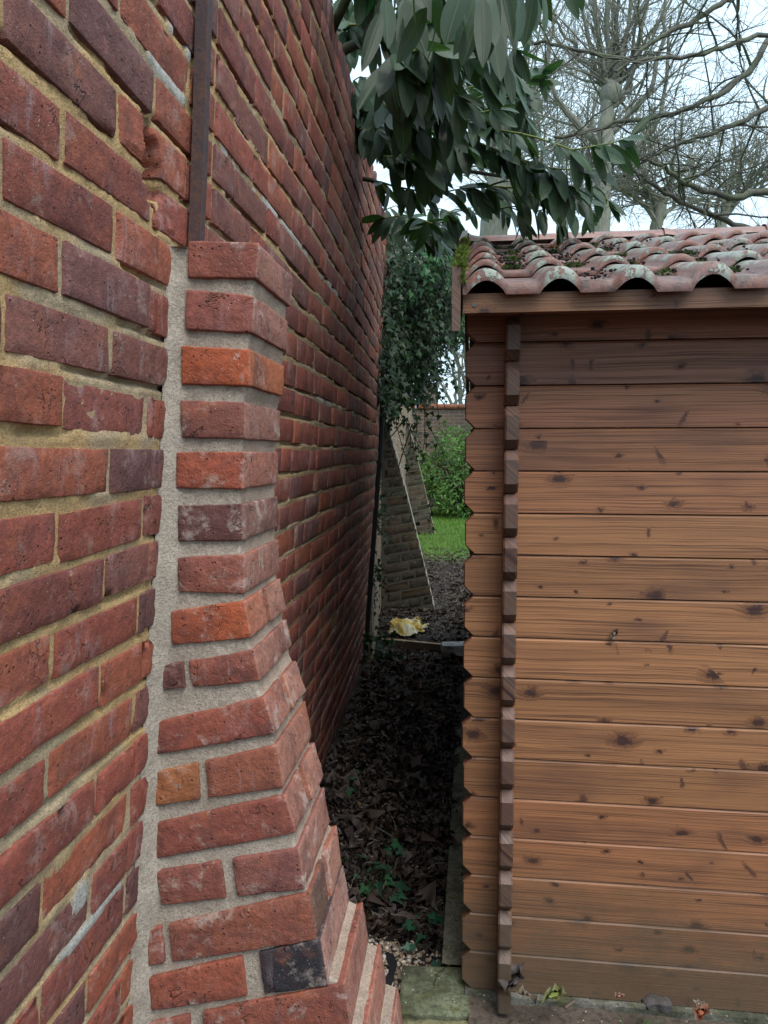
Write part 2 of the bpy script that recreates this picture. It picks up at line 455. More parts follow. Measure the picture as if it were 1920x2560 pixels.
# ------------------------------------------------------------------ ground
def zg(x, y):
    x = np.asarray(x, float); y = np.asarray(y, float)
    z = np.interp(y, [2.3, 3.4, 4.6, 4.98, 5.10, 6.0, 6.6], [-.045, -.01, .05, .075, .135, .19, .2])
    xw = y * math.tan(YAW) - 0.50
    z = z + 0.13 * smooth(0.40, 0.0, x - xw) * smooth(1.2, 2.6, y) * smooth(5.0, 4.0, y)
    P = np.stack([x, y, np.zeros_like(x)], -1)
    return z + (fbm(P, 3.1, 11) - 0.5) * 0.05 * smooth(1.9, 2.4, y) + (fbm(P, 14, 12, 2) - 0.5) * 0.018
ax = np.concatenate([[-500, -120, -40, -15, -6, -3], np.arange(-1.6, 2.6, 0.045), [3, 4, 6, 10, 20, 60, 150, 500]])
ay = np.concatenate([[-300, -60, -15, -5, -2, -0.5], np.arange(0.3, 6.6, 0.045), np.arange(6.6, 18, 0.3), [20, 26, 40, 80, 200, 600]])
GX, GY = np.meshgrid(ax, ay)
GP = np.stack([GX, GY, zg(GX, GY)], -1)
m, t = mat('damp_earth'); p = t.obj()
px_, py_, pz_ = t.sep(p)
wv = t.m('ADD', py_, t.m('MULTIPLY', t.noise(p, 1.3, 3), 1.6))
lawn = t.ramp(wv, 8.9, 9.9)
soil = t.mix(t.noise(p, 9, 5, 0.7), (0.020, 0.015, 0.013), (0.060, 0.043, 0.036))
soil = t.mix(t.ramp(t.noise(p, 60, 4, 0.75), 0.45, 0.7, 0, 0.7), soil, (0.012, 0.009, 0.008))
soil = t.mix(t.m('MULTIPLY', t.ramp(t.voro(p, 85), 0.25, 0.1), t.ramp(t.noise(p, 22, 3), 0.52, 0.62)), soil, (0.20, 0.17, 0.14))
grs = t.mix(t.noise(p, 14, 4), (0.06, 0.13, 0.02), (0.14, 0.22, 0.045))
t.fin(t.mix(lawn, soil, grs), 0.75, t.bump(t.noise(p, 55, 6, 0.75), 0.03, 1.0), 0.35)
gmb = MB(); gmb.grid(GP); structure('ground', gmb, m)

# ------------------------------------------------------------------ leaning garden wall (near section)
S0, S1, ZTOP, ZBOT = -0.55, 4.55, 2.655, -0.06
PITCHC, ZC0 = 0.0748, 1.4205
def zc(k): return ZC0 - PITCHC * k
HOLE = (1.036, 1.848)
def dent(s, z, e):
    d = np.hypot((s - HOLE[0]) / 0.031, (z - HOLE[1] + (s - HOLE[0]) * 0.9) / 0.044) + (vn(np.stack([s, e * 0, z], -1), 70, 4) - 0.5) * 0.7
    return e - 0.055 * smooth(1.12, 0.6, d)
PAL = [((0.30, 0.078, 0.050), 5), ((0.25, 0.072, 0.054), 4), ((0.19, 0.076, 0.066), 1.1), ((0.35, 0.098, 0.053), 3), ((0.16, 0.068, 0.06), 0.8), ((0.23, 0.085, 0.065), 2)]
pw = np.array([w for _, w in PAL]); pw = pw / pw.sum()
def pick(pal=PAL, w=pw):
    c = np.array(pal[rng.choice(len(pal), p=w)][0]) * rng.uniform(0.85, 1.15)
    return tuple(c) + (rng.random(),)
wall = thing('garden_wall', 'tall leaning wall of old purple red brick with ochre mortar, running beside the wooden shed', 'wall', (*Wp(1.0, 0, 0)[:2], 0.0))
bm_, seed = MB(), 0
K0 = int(round((ZC0 - ZTOP) / PITCHC)) + 1
K1 = int((ZC0 - ZBOT) / PITCHC)
joints = []
for k in range(K0, K1 + 1):
    z = zc(k)
    if k == K0: z += 0.004
    # perpends, surveyed on the near part, Flemish-like rhythm further on
    first = 0.935 if k % 2 == 0 else 1.0465
    ps = [first]
    while ps[0] > S0: ps.insert(0, ps[0] - 0.2345 + rng.uniform(-.006, .006))
    if k % 2 == 0: ps.append(first + 0.232)
    i = 0
    while ps[-1] < S1 - 0.06:
        wdt = (0.118 if (i + k) % 2 == 0 else 0.232) if rng.random() < 0.8 else rng.choice([0.118, 0.232])
        ps.append(ps[-1] + wdt + rng.uniform(-.006, .006)); i += 1
    ps[-1] = S1
    segs = []
    for a_, b_ in zip(ps[:-1], ps[1:]):
        a2, b2 = a_ + 0.0055, b_ - 0.0055
        cut = 1.070 if z > 1.2 else 1.070 - (1.2 - z) * 0.07
        if a2 < cut - 0.015 and b2 > cut + 0.015 and -5 <= k <= 12:
            segs += [(a2, cut - 0.0008, 1), (cut + 0.0008, b2, 1)]
        else: segs.append((a2, b2, 0))
    tone = None
    for (a2, b2, cutf) in segs:
        seed += 1
        col = pick()
        if cutf and tone is not None: col = tone
        tone = col if cutf and tone is None else None
        if b2 < 0.3: seg, rr = (3, 1, 2), 0.004
        elif a2 < 1.6: seg, rr = (max(4, int((b2 - a2) / 0.012)), 2, 7), 0.0022
        elif a2 < 2.6: seg, rr = (max(3, int((b2 - a2) / 0.03)), 2, 4), 0.0026
        else: seg, rr = (3, 1, 3), 0.003
        if abs(k + 5.5) < 1.2 and 0.85 < a2 < 1.08: seg = (max(4, int((b2 - a2) / 0.004)), 2, 16)
        hh = 0.0605 + rng.uniform(-.0025, .002)
        V, Q = rbox((b2 - a2, 0.06, hh), seg, rr, seed, 0.0011, 0.0026)
        th = rng.normal(0, 0.007)
        x, zz = V[:, 0] * math.cos(th) - V[:, 2] * math.sin(th), V[:, 0] * math.sin(th) + V[:, 2] * math.cos(th)
        ss = (a2 + b2) / 2 + x; zz = z + rng.normal(0, .0012) + zz + 0.003 * np.sin(ss * 5 + k)
        ee = V[:, 1] - 0.03 + (0 if cutf else rng.normal(0, 0.0016))
        if abs(k + 5.5) < 1.2 and 0.8 < a2 < 1.1: ee = dent(ss, zz, ee)
        bm_.add(Wp(ss, ee, zz), Q, None, col)
    if b2 < S1 - 0.001: pass
bm_.build('brickwork', M_BRICK, wall)
# mortar bed with ragged, hand-worked joints
def mort(name, s_arr, z_arr):
    SS, ZZ = np.meshgrid(s_arr, z_arr)
    P3 = np.stack([SS, ZZ * 0, ZZ], -1)
    kf = (ZC0 - ZZ) / PITCHC
    fr = kf - np.round(kf)                                   # -.5 .. .5, joints at +-.5
    up = smooth(0.30, 0.42, fr)                              # just below a brick: raked out
    gate = smooth(0.45, 0.62, fbm(P3, 9, 21, 2))
    e = -0.0044 + (fbm(P3, 26, 22, 3) - 0.5) * 0.007 + (vn(P3, 130, 23) - 0.5) * 0.0035 - 0.011 * up * gate
    e = e + 0.003 * smooth(0.66, 0.8, fbm(P3, 12, 25, 2)) + 0.0012 * smooth(1.2, 2.0, SS)    # smears standing proud
    e = np.minimum(e, np.where(np.abs(fr) > 0.40, -0.0012, -0.0052 + 0.0028 * smooth(.68, .8, fbm(P3, 7, 29, 2))))
    e = dent(SS, ZZ, e)
    ochre = np.array([0.60, 0.395, 0.185]); tan = np.array([0.52, 0.395, 0.25]); grey = np.array([0.40, 0.30, 0.20]); lime = np.array([0.55, 0.54, 0.50])
    n = fbm(P3, 5, 26, 3)
    c = ochre[None, None] + (tan - ochre) * smooth(0.45, 0.62, n)[..., None]
    far = smooth(1.3, 2.6, SS)[..., None] * 0.7
    c = c * (1 - far) + grey * far
    wl_ = np.zeros_like(SS)
    for zl, a_, b_, th in ((1.981, 1.18, 2.95, 0.47), (2.056, 0.86, 1.17, 0.42), (1.981, 1.02, 1.16, 0.4), (0.785, 0.60, 1.03, 0.50), (1.607, 2.2, 3.4, .5)):
        wl_ = np.maximum(wl_, smooth(0.012, 0.006, np.abs(ZZ - zl)) * (SS > a_) * (SS < b_) * smooth(th, th + 0.06, fbm(P3, 16, 27, 2)))
    wl_ = np.maximum(wl_, smooth(0.03, 0.015, np.hypot(SS - 0.905, ZZ - 0.84)))
    c = c * (1 - wl_[..., None]) + lime * wl_[..., None]
    e = np.where(wl_ > 0.5, np.maximum(e, -0.002), e)
    c4 = np.concatenate([c, np.zeros(SS.shape + (1,))], -1)
    return Wp(SS, e, ZZ), c4
mo = MB()
s_arr = np.concatenate([np.arange(S0, 0.3, 0.05), np.arange(0.3, 1.7, 0.007), np.arange(1.7, 4.54, 0.02), [4.545]])
z_arr = np.arange(ZBOT, ZTOP - 0.03, PITCHC / 11)
P_, c_ = mort('m', s_arr, z_arr)
mo.grid(P_, c_)
# core behind the skin, and the back face
for lo, hi in (((S0, -0.225, ZBOT), (S1 - 0.012, -0.06, ZTOP - 0.03)),):
    n = 24
    zz = np.linspace(lo[2], hi[2], n); s2 = np.linspace(lo[0], hi[0], 40)
    A, B_ = np.meshgrid(s2, zz)
    mo.grid(Wp(A, -0.225, B_)[:, ::-1], (0.2, 0.15, 0.1, 0))
    A, B_ = np.meshgrid(np.linspace(-0.225, -0.008, 4), zz)
    mo.grid(Wp(hi[0], A, B_)[:, ::-1], (0.2, 0.15, 0.1, 0)); mo.grid(Wp(lo[0], A, B_), (0.2, 0.15, 0.1, 0))
    A, B_ = np.meshgrid(s2, np.linspace(-0.225, -0.008, 4))
    mo.grid(Wp(A, B_, hi[2] - 0.002), (0.2, 0.17, 0.13, 0))
mo.build('mortar', M_MORTAR, wall)
# brick-on-edge coping of the wall
cp = MB()
s_ = S0
while s_ < S1 - 0.05:
    w_ = 0.072 + rng.uniform(-.003, .003)
    V, Q = rbox((w_ - 0.008, 0.245, 0.10), (2, 4, 3), 0.007, int(s_ * 1000), 0.002, 0.008)
    cp.add(Wp(s_ + V[:, 0] + w_ / 2, V[:, 1] - 0.124 + rng.normal(0, .003), ZTOP + 0.033 + V[:, 2]), Q, None, tuple(np.array(pick()) * np.array([.55, .6, .65, 1])))
    s_ += w_
tag(cp.build('coping', M_BRICK, wall), 'dark top course of bricks on edge', None)

# ------------------------------------------------------------------ near buttress
QUADS = {  # course: (left top e,z)(right top)(right bottom)(left bottom)
0: ((.040, 1.763), (.153, 1.756), (.149, 1.702), (.039, 1.706)), 1: ((.036, 1.691), (.145, 1.678), (.142, 1.621), (.033, 1.628)),
2: ((.027, 1.605), (.137, 1.598), (.136, 1.541), (.026, 1.545)), 3: ((.022, 1.524), (.128, 1.518), (.127, 1.460), (.024, 1.463)),
4: ((.014, 1.442), (.125, 1.442), (.122, 1.383), (.013, 1.384)), 5: ((.014, 1.359), (.122, 1.361), (.121, 1.302), (.014, 1.300)),
6: ((.012, 1.276), (.123, 1.282), (.122, 1.218), (.013, 1.219)), 7: ((-.003, 1.189), (.123, 1.209), (.132, 1.148), (.001, 1.133)),
8: ((-.017, 1.101), (.135, 1.131), (.146, 1.078), (-.016, 1.059)), 9: ((-.025, 1.008), (.151, 1.051), (.169, 1.001), (-.031, .951)),
10: ((-.033, .923), (.171, .973), (.181, .913), (-.035, .865)), 11: ((-.031, .838), (.183, .892), (.201, .838), (-.037, .775)),
12: ((-.036, .755), (.205, .805), (.215, .746), (-.029, .696)), 13: ((-.056, .654), (.225, .723), (.234, .662), (-.052, .590)),
14: ((-.054, .569), (.241, .646), (.252, .586), (-.050, .510)), 15: ((-.056, .488), (.278, .573), (.288, .513), (-.060, .430))}
for k in range(16, 23):
    q = QUADS[k - 1]
    QUADS[k] = tuple((q[i][0] + (0.034 if i in (1, 2) else -0.006), q[i][1] - 0.0825) for i in range(4))
CUTS = {8: [(0, .24), (.29, 1)], 10: [(0, .36), (.41, 1)], 12: [(0, .46), (.53, 1)], 13: [(0, .10), (.14, 1)], 14: [(0, .55), (.64, 1)], 15: [(0, .22), (.28, 1)],
        16: [(0, .5), (.54, 1)], 17: [(0, .3), (.34, 1)], 18: [(0, .6), (.64, 1)], 19: [(0, .3), (.34, 1)], 20: [(0, .55), (.59, 1)], 21: [(0, .3), (.34, 1)], 22: [(0, .6), (.64, 1)]}
for k in range(9, 23):
    q = QUADS[k]; QUADS[k] = (q[0], (q[1][0], q[1][1] + (.005 if k < 13 else .015)), (q[2][0] + .001, q[2][1] - .006), q[3])
BC = {0: [(.30, .095, .065)], 1: [(.31, .10, .075)], 2: [(.42, .095, .035)], 3: [(.24, .085, .065)], 4: [(.36, .09, .05)], 5: [(.135, .055, .05)], 6: [(.30, .10, .07)],
      7: [(.42, .10, .04)], 8: [(.16, .065, .055), (.28, .085, .055)], 9: [(.30, .085, .055)], 10: [(.38, .14, .055), (.30, .10, .06)], 11: [(.27, .08, .055)],
      12: [(.26, .085, .06), (.27, .10, .08)], 13: [(.30, .095, .065), (.29, .095, .06)], 14: [(.34, .095, .055), (.022, .026, .034)], 15: [(.32, .10, .065), (.28, .085, .055)]}
butt = thing('brick_buttress', 'narrow raking buttress of orange red brick with fresh pale mortar against the leaning wall', 'buttress', (*Bp(1.2, 0.05, 0)[:2], -0.03))
bb = MB(); SF, ST = 1.115, 1.335
def bil(q, u, v):
    """u 0..1 left-right, v 0..1 bottom-top"""
    q = np.array(q)
    u = u[:, None]; v = v[:, None]
    return (q[3] * (1 - u) + q[2] * u) * (1 - v) + (q[0] * (1 - u) + q[1] * u) * v
def qbrick(mb, q, s0, s1, col, seed, seg=(14, 10, 8), r=0.0034, chip=0.0026, rough=0.0012, out=None):
    q = np.array(q)
    Lx = np.linalg.norm(q[1] - q[0]) * .5 + np.linalg.norm(q[2] - q[3]) * .5
    Lz = np.linalg.norm(q[0] - q[3]) * .5 + np.linalg.norm(q[1] - q[2]) * .5
    V, Q = rbox((Lx, s1 - s0, Lz), seg, r, seed, rough, chip)
    ez = bil(q, V[:, 0] / Lx + .5, V[:, 2] / Lz + .5)
    C = np.tile(np.array(col, float), (len(V), 1))
    if out is not None:                       # raking face paler: the light it catches painted in, plus mortar dust
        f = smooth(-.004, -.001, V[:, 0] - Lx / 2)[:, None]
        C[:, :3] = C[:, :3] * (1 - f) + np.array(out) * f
    mb.add(Bp((s0 + s1) / 2 + V[:, 1], ez[:, 0], ez[:, 1]), Q[:, ::-1], None, C)
sd = 500
for k, q in QUADS.items():
    q = np.array(q)
    cuts = CUTS.get(k, [(0, 1)])
    for i, (u0, u1) in enumerate(cuts):
        sd += 1
        sub = [q[0] + (q[1] - q[0]) * u0, q[0] + (q[1] - q[0]) * u1, q[3] + (q[2] - q[3]) * u1, q[3] + (q[2] - q[3]) * u0]
        base = BC[k][i] if k in BC else pick([((.30, .09, .06), 1), ((.24, .08, .06), 1)], [.5, .5])[:3]
        col = tuple(base) + (rng.random(),)
        last = i == len(cuts) - 1
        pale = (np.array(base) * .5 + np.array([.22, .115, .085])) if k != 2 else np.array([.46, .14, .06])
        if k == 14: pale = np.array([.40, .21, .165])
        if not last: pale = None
        if last and k in (7, 9, 11, 13):            # two bricks across the raking face
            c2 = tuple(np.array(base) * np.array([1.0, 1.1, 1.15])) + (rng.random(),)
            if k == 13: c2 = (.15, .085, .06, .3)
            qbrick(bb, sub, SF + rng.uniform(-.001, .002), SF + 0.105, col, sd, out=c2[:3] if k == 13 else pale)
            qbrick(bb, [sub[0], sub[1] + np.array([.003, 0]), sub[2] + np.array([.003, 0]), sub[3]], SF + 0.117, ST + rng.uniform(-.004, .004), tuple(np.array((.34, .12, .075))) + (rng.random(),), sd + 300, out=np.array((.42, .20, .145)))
        else:
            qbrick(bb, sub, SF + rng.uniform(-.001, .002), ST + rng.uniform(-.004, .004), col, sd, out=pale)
bb.build('brickwork', M_NEWBRICK, butt)
# its mortar: near face, raking face and the fillet worked against the old wall
ks = sorted(QUADS)
LE = np.array([[(QUADS[k][0][1] + QUADS[k][3][1]) / 2, (QUADS[k][0][0] + QUADS[k][3][0]) / 2] for k in ks])[::-1]
RE = []
for k in ks:
    if k: RE.append((QUADS[k][1][1] + 0.0015, min(QUADS[k - 1][2][0], QUADS[k][1][0])))
    RE += [(QUADS[k][1][1], QUADS[k][1][0]), (QUADS[k][2][1], QUADS[k][2][0])]
RE = np.array(RE)[::-1]
def le(z): return np.interp(z, LE[:, 0], LE[:, 1])
def re_(z): return np.interp(z, RE[:, 0], RE[:, 1]) - 0.007
zt = 1.753
zz = np.linspace(-0.06, zt, 230)
NE = 46
PT = []; CT = []
GM = np.array([0.50, 0.43, 0.355])
rows = []
for z in zz:
    l, r_ = float(le(z)), float(re_(z))
    w0 = float(lean(z)) - 0.004
    sw = float(np.interp(z, [0.6, 0.95, 1.35, 1.75], [1.078, 1.084, 1.100, 1.106]))
    e = np.concatenate([np.linspace(w0, l + 0.006, 12), np.linspace(l + 0.006, r_ - 0.003, NE)[1:], [r_ - 0.001]])
    s = np.concatenate([sw + (SF + 0.0085 - sw) * np.clip((np.linspace(0, 1, 12)), 0, 1) ** 0.75, np.full(NE - 1, SF + 0.0085), [SF + 0.011]])
    e2 = np.full(14, r_); s2 = np.linspace(SF + 0.012, ST - 0.004, 14)
    rows.append((np.concatenate([s, s2]), np.concatenate([e, e2]), np.full(len(e) + 14, z)))
Sg, Eg, Zg = (np.array([r[i] for r in rows]) for i in range(3))
P3 = np.stack([Sg, Eg, Zg], -1)
nz = (fbm(P3, 30, 31, 3) - 0.5) * 0.005 + (vn(P3, 150, 32) - 0.5) * 0.003
front = np.arange(Sg.shape[1])[None] < Sg.shape[1] - 14
Sg = Sg - np.where(front, nz, 0); Eg = Eg + np.where(front, 0, nz)
rk = (~front & (np.arange(Sg.shape[0])[:, None] >= 0))[..., None]
cc = np.concatenate([np.where(rk, GM * np.array([.86, .76, .72]), np.broadcast_to(GM, Sg.shape + (3,))) * (0.82 + 0.36 * fbm(P3, 14, 33, 2))[..., None], np.zeros(Sg.shape + (1,))], -1)
bmo = MB(); bmo.grid(Bp(Sg, Eg, Zg), cc)
# top bed and back
A, B_ = np.meshgrid(np.linspace(0.0, 0.040, 8), np.linspace(1.108, ST - 0.006, 20))
P3 = np.stack([A, B_, A * 0], -1)
bmo.grid(Bp(B_, A, zt - 0.001 + (fbm(P3, 40, 3) - .5) * .006), tuple(GM) + (0,))
A, B_ = np.meshgrid(np.linspace(0, 1, 6), zz)
bmo.grid(Bp(ST - 0.004, lean(B_) - 0.01 + (re_(B_) - lean(B_) + 0.01) * A, B_), tuple(GM) + (0,))
bmo.build('mortar', M_MORTAR, butt)

# rusty square bar standing on the buttress, following the leaning wall
ib = MB()
zz = np.linspace(1.752, 2.75, 30)
for i in range(1):
    V = []
    for z in zz:
        o = 0.0012 * math.sin(z * 17)
        for ds, de in ((0, 0), (0.022, 0), (0.022, 0.019), (0, 0.019)):
            V.append(Wp(1.168 + ds + o, 0.004 + de, z))
    V = np.array(V); q = []
    for a in range(len(zz) - 1):
        for j in range(4):
            j2 = (j + 1) % 4; q.append((a * 4 + j, a * 4 + j2, a * 4 + 4 + j2, a * 4 + 4 + j))
    q.append((len(V) - 4, len(V) - 3, len(V) - 2, len(V) - 1))
    for a in q: ib.add(V[list(a)], [(0, 1, 2, 3)])
tag(ib.build('iron_bar', M_IRON, None, False), 'dark rusty square iron bar running up the leaning wall from the buttress top', 'iron bar')

# dark pipe at the far end of the leaning wall
dp = MB()
zz = np.linspace(0.15, 2.62, 40)
dp.tube(Wp(4.578, 0.010, zz), np.full(40, 0.017), 8)
for z in (0.6, 1.35, 2.1):
    dp.tube([Wp(4.578, 0.010, z), Wp(4.578, 0.010, z + 0.03)], [0.023, 0.023], 8)
tag(dp.build('drainpipe', M_PIPE), 'slim black pipe upright at the far end of the leaning wall', 'pipe')

# ------------------------------------------------------------------ further garden wall, buttresses, back wall
def tex_brick(name, c1, c2, mortar_c, stain, mossy=0.0):
    m, t = mat(name); u = t.attr('uvm').outputs['Vector']; p = t.obj()
    b = t.n('ShaderNodeTexBrick'); 
    wv = t.n('ShaderNodeVectorMath', operation='ADD'); t.lk(u, wv.inputs[0])
    nn = t.n('ShaderNodeTexNoise'); t.lk(u, nn.inputs['Vector']); nn.inputs['Scale'].default_value = 14
    sc_ = t.n('ShaderNodeVectorMath', operation='SCALE'); t.lk(nn.outputs['Color'], sc_.inputs[0]); sc_.inputs['Scale'].default_value = 0.012
    t.lk(sc_.outputs[0], wv.inputs[1]); t.lk(wv.outputs[0], b.inputs['Vector'])
    b.inputs['Scale'].default_value = 1.0; b.inputs['Brick Width'].default_value = 0.232; b.inputs['Row Height'].default_value = 0.0765
    b.inputs['Mortar Size'].default_value = 0.007; b.inputs['Mortar Smooth'].default_value = 0.3; b.inputs['Bias'].default_value = 0.0
    b.inputs['Color1'].default_value = c1 + (1,); b.inputs['Color2'].default_value = c2 + (1,); b.inputs['Mortar'].default_value = mortar_c + (1,)
    c = t.mix(t.ramp(t.noise(p, 2.2, 5, 0.65), 0.45, 0.7, 0, 0.65), b.outputs['Color'], stain)
    c = t.mix(t.ramp(t.noise(p, 35, 4, 0.7), 0.4, 0.7, 0, 0.5), c, tuple(v * 0.4 for v in c1))
    if mossy: c = t.mix(t.ramp(t.noise(p, 5, 5, 0.7), 0.45, 0.65, 0, mossy), c, (0.045, 0.065, 0.03))
    h = t.m('SUBTRACT', t.m('MULTIPLY', t.noise(p, 70, 4), 0.3), b.outputs['Fac'])
    t.fin(c, 0.9, t.bump(h, 0.008, 0.8), 0.2)
    return m
M_TAN = tex_brick('pale_weathered_brick', (0.21, 0.13, 0.085), (0.28, 0.20, 0.14), (0.34, 0.28, 0.21), (0.30, 0.26, 0.20))
M_GREYB = tex_brick('grey_brown_brick', (0.15, 0.105, 0.085), (0.20, 0.135, 0.10), (0.30, 0.26, 0.22), (0.14, 0.12, 0.10))
def slab_wall(mb, pts, h, th, zb=-0.1, n=12):
    """vertical wall along a polyline, thickness to the left of travel; uvm = along, up"""
    P = [np.array(p, float) for p in pts]; u0 = 0
    for A, B_ in zip(P[:-1], P[1:]):
        L = np.linalg.norm(B_ - A); d_ = (B_ - A) / L; nl = np.array([-d_[1], d_[0]])
        def f(V): return np.stack([A[0] + d_[0] * V[:, 0] + nl[0] * V[:, 1], A[1] + d_[1] * V[:, 0] + nl[1] * V[:, 1], V[:, 2]], -1)
        x0, y0, z0, x1, y1, z1 = 0, 0, zb, L, th, h
        v = np.array([(x0, y0, z0), (x1, y0, z0), (x1, y1, z0), (x0, y1, z0), (x0, y0, z1), (x1, y0, z1), (x1, y1, z1), (x0, y1, z1)], float)
        for k in ((4, 5, 6, 7), (0, 1, 5, 4), (1, 2, 6, 5), (2, 3, 7, 6), (3, 0, 4, 7)):
            V = v[list(k)]
            uv = np.stack([V[:, 0] + V[:, 1] + u0, V[:, 2], V[:, 1]], -1)
            if k == (4, 5, 6, 7): uv = np.stack([V[:, 0] + u0, V[:, 1], V[:, 2]], -1)
            mb.add(f(V), [(0, 1, 2, 3)], None, (1, 1, 1, 0), uv)
        u0 += L
FW = [(-0.075, 4.62), (-0.02, 5.95), (0.33, 11.2), (0.66, 16.2)]
fw = thing('garden_wall', 'pale weathered brick wall beyond the black pipe, continuing the line of the leaning wall', 'wall', (-0.075, 4.62, 0.1))
mb = MB(); slab_wall(mb, FW, 2.62, 0.23); mb.build('brickwork', M_TAN, fw, False)
mb = MB(); slab_wall(mb, [(p[0] + 0.03, p[1] - .001) for p in FW], 2.70, 0.29, 2.622); mb.build('coping', M_GREYB, fw, False)

def far_buttress(y0, x0, d_, label, ht=1.78, zb=0.2, base=0.42, th=0.24, res=(6, 5, 4)):
    """raking buttress against the further wall; near face looks back down the path"""
    d_ = np.array(d_) / np.linalg.norm(d_); out = np.array([d_[1], -d_[0]])
    root = thing('brick_buttress', label, 'buttress', (x0, y0, zb - 0.05))
    mbk, mm = MB(), MB()
    def T(s, e, z):
        s, e, z = np.broadcast_arrays(s, e, z)
        return np.stack([x0 + d_[0] * s + out[0] * e, y0 + d_[1] * s + out[1] * e, z], -1)
    def edge(z): return 0.03 + (base - 0.03) * np.clip((ht - z) / (ht - zb), 0, 1.2) ** 0.92
    z = zb - 0.05; k = 0; sdl = int(y0 * 100)
    while z < ht - 0.08:
        l, r_ = 0.045 if k % 2 else 0.02, float(edge(z + 0.04))
        cuts = [l]
        x = l + (0.115 if k % 2 else 0.2)
        while x < r_ - 0.09: cuts.append(x); x += 0.2 if rng.random() < 0.6 else 0.11
        cuts.append(r_ - 0.006)
        for a, b in zip(cuts[:-1], cuts[1:]):
            if b - a < 0.03: continue
            sdl += 1
            V, Q = rbox((b - a - 0.014, th, 0.060), res, 0.003, sdl, 0.002, 0.005)
            e = (a + b) / 2 + V[:, 0]
            tilt = 0.20 * (e - 0.02) * np.clip((ht - z), 0, 1)
            col = np.array([(0.085, 0.062, 0.045), (0.065, 0.055, 0.042), (0.11, 0.075, 0.05), (0.075, 0.072, 0.05)][rng.integers(4)])
            mbk.add(T(V[:, 1] + th / 2 - 0.004, e, z + 0.04 + V[:, 2] + tilt), Q[:, ::-1], None, tuple(col * rng.uniform(.8, 1.2)) + (rng.random(),))
        z += 0.0775; k += 1
    zz = np.linspace(zb - 0.1, ht, 60)
    A, B_ = np.meshgrid(np.linspace(0, 1, 16), zz)
    tilt = lambda e, z: 0
    P3 = np.stack([A, B_, B_ * 0], -1)
    mm.grid(T((fbm(P3, 20, 9) - .5) * .006 + 0.002, (edge(B_) - 0.004) * A, B_), (0.105, 0.10, 0.08, 0))
    A, B_ = np.meshgrid(np.linspace(0, th, 6), zz)
    P3 = np.stack([A, B_, B_ * 0], -1)
    mm.grid(T(A, edge(B_) + 0.004 + (fbm(P3, 18, 5) - .5) * .012, B_), (0.42, 0.38, 0.31, 0))
    mbk.build('brickwork', M_FARB, root); mm.build('mortar', M_MORTAR, root)
m, t = mat('mossy_brick'); a = t.attr('Col'); p = t.obj()
c = t.mix(t.ramp(t.noise(p, 6, 5, .7), .42, .65, 0, .65), a.outputs['Color'], (0.05, 0.062, 0.035))
c = t.mix(t.ramp(t.voro(p, 45), .2, .08, 0, .6), c, (.30, .30, .25))
c = t.mix(t.ramp(t.noise(p, 70, 4), .4, .7, 0, .6), c, (.025, .02, .016))
t.fin(c, .9, t.bump(t.noise(p, 80, 5, .7), .006, .9), .2); M_FARB = m
far_buttress(5.9, -0.02, (0.055, 1), 'mossy dark brick buttress with a pale raking edge, behind the yellow crumpled sheet', 1.72, 0.2, 0.42)
far_buttress(11.1, 0.33, (0.066, 1), 'farther and smaller looking brick buttress beside the lawn, half hidden by hanging ivy', 1.86, 0.2, 0.44, .24, (4, 3, 3))

bw = thing('garden_wall', 'grey brown brick wall with an orange tile coping across the far end of the garden', 'wall', (0.6, 16.5, 0.15))
mb = MB(); slab_wall(mb, [(0.4, 16.5), (14, 16.2)], 2.40, 0.3); mb.build('brickwork', M_GREYB, bw, False)
mb = MB(); x = 0.4
while x < 14:
    V, Q = rbox((0.30, 0.36, 0.115), (3, 2, 2), 0.008, int(x * 100), .002, .006)
    mb.add(np.stack([x + .155 + V[:, 0], 16.64 - (x - .4) * .022 + V[:, 1], 2.458 + V[:, 2]], -1), Q, None, (.40 * rng.uniform(.85, 1.1), .125, .055, rng.random()))
    x += 0.311
mb.build('coping', M_NEWBRICK, bw)
# a brick pier glimpsed behind the ivy, over the back wall
hs = thing('brick_pier', 'tall brown brick pier standing behind the back wall, half hidden by the ivy', 'pier', (1.5, 24, 0.2))
mb = MB(); slab_wall(mb, [(1.15, 24), (1.74, 24)], 3.55, 0.6); mb.build('shaft', M_GREYB, hs, False)
mb = MB(); mb.box((1.11, 23.96, 3.552), (1.78, 24.64, 3.66)); mb.build('cap', simple('cap_stone', (.2, .18, .16)), hs, False)

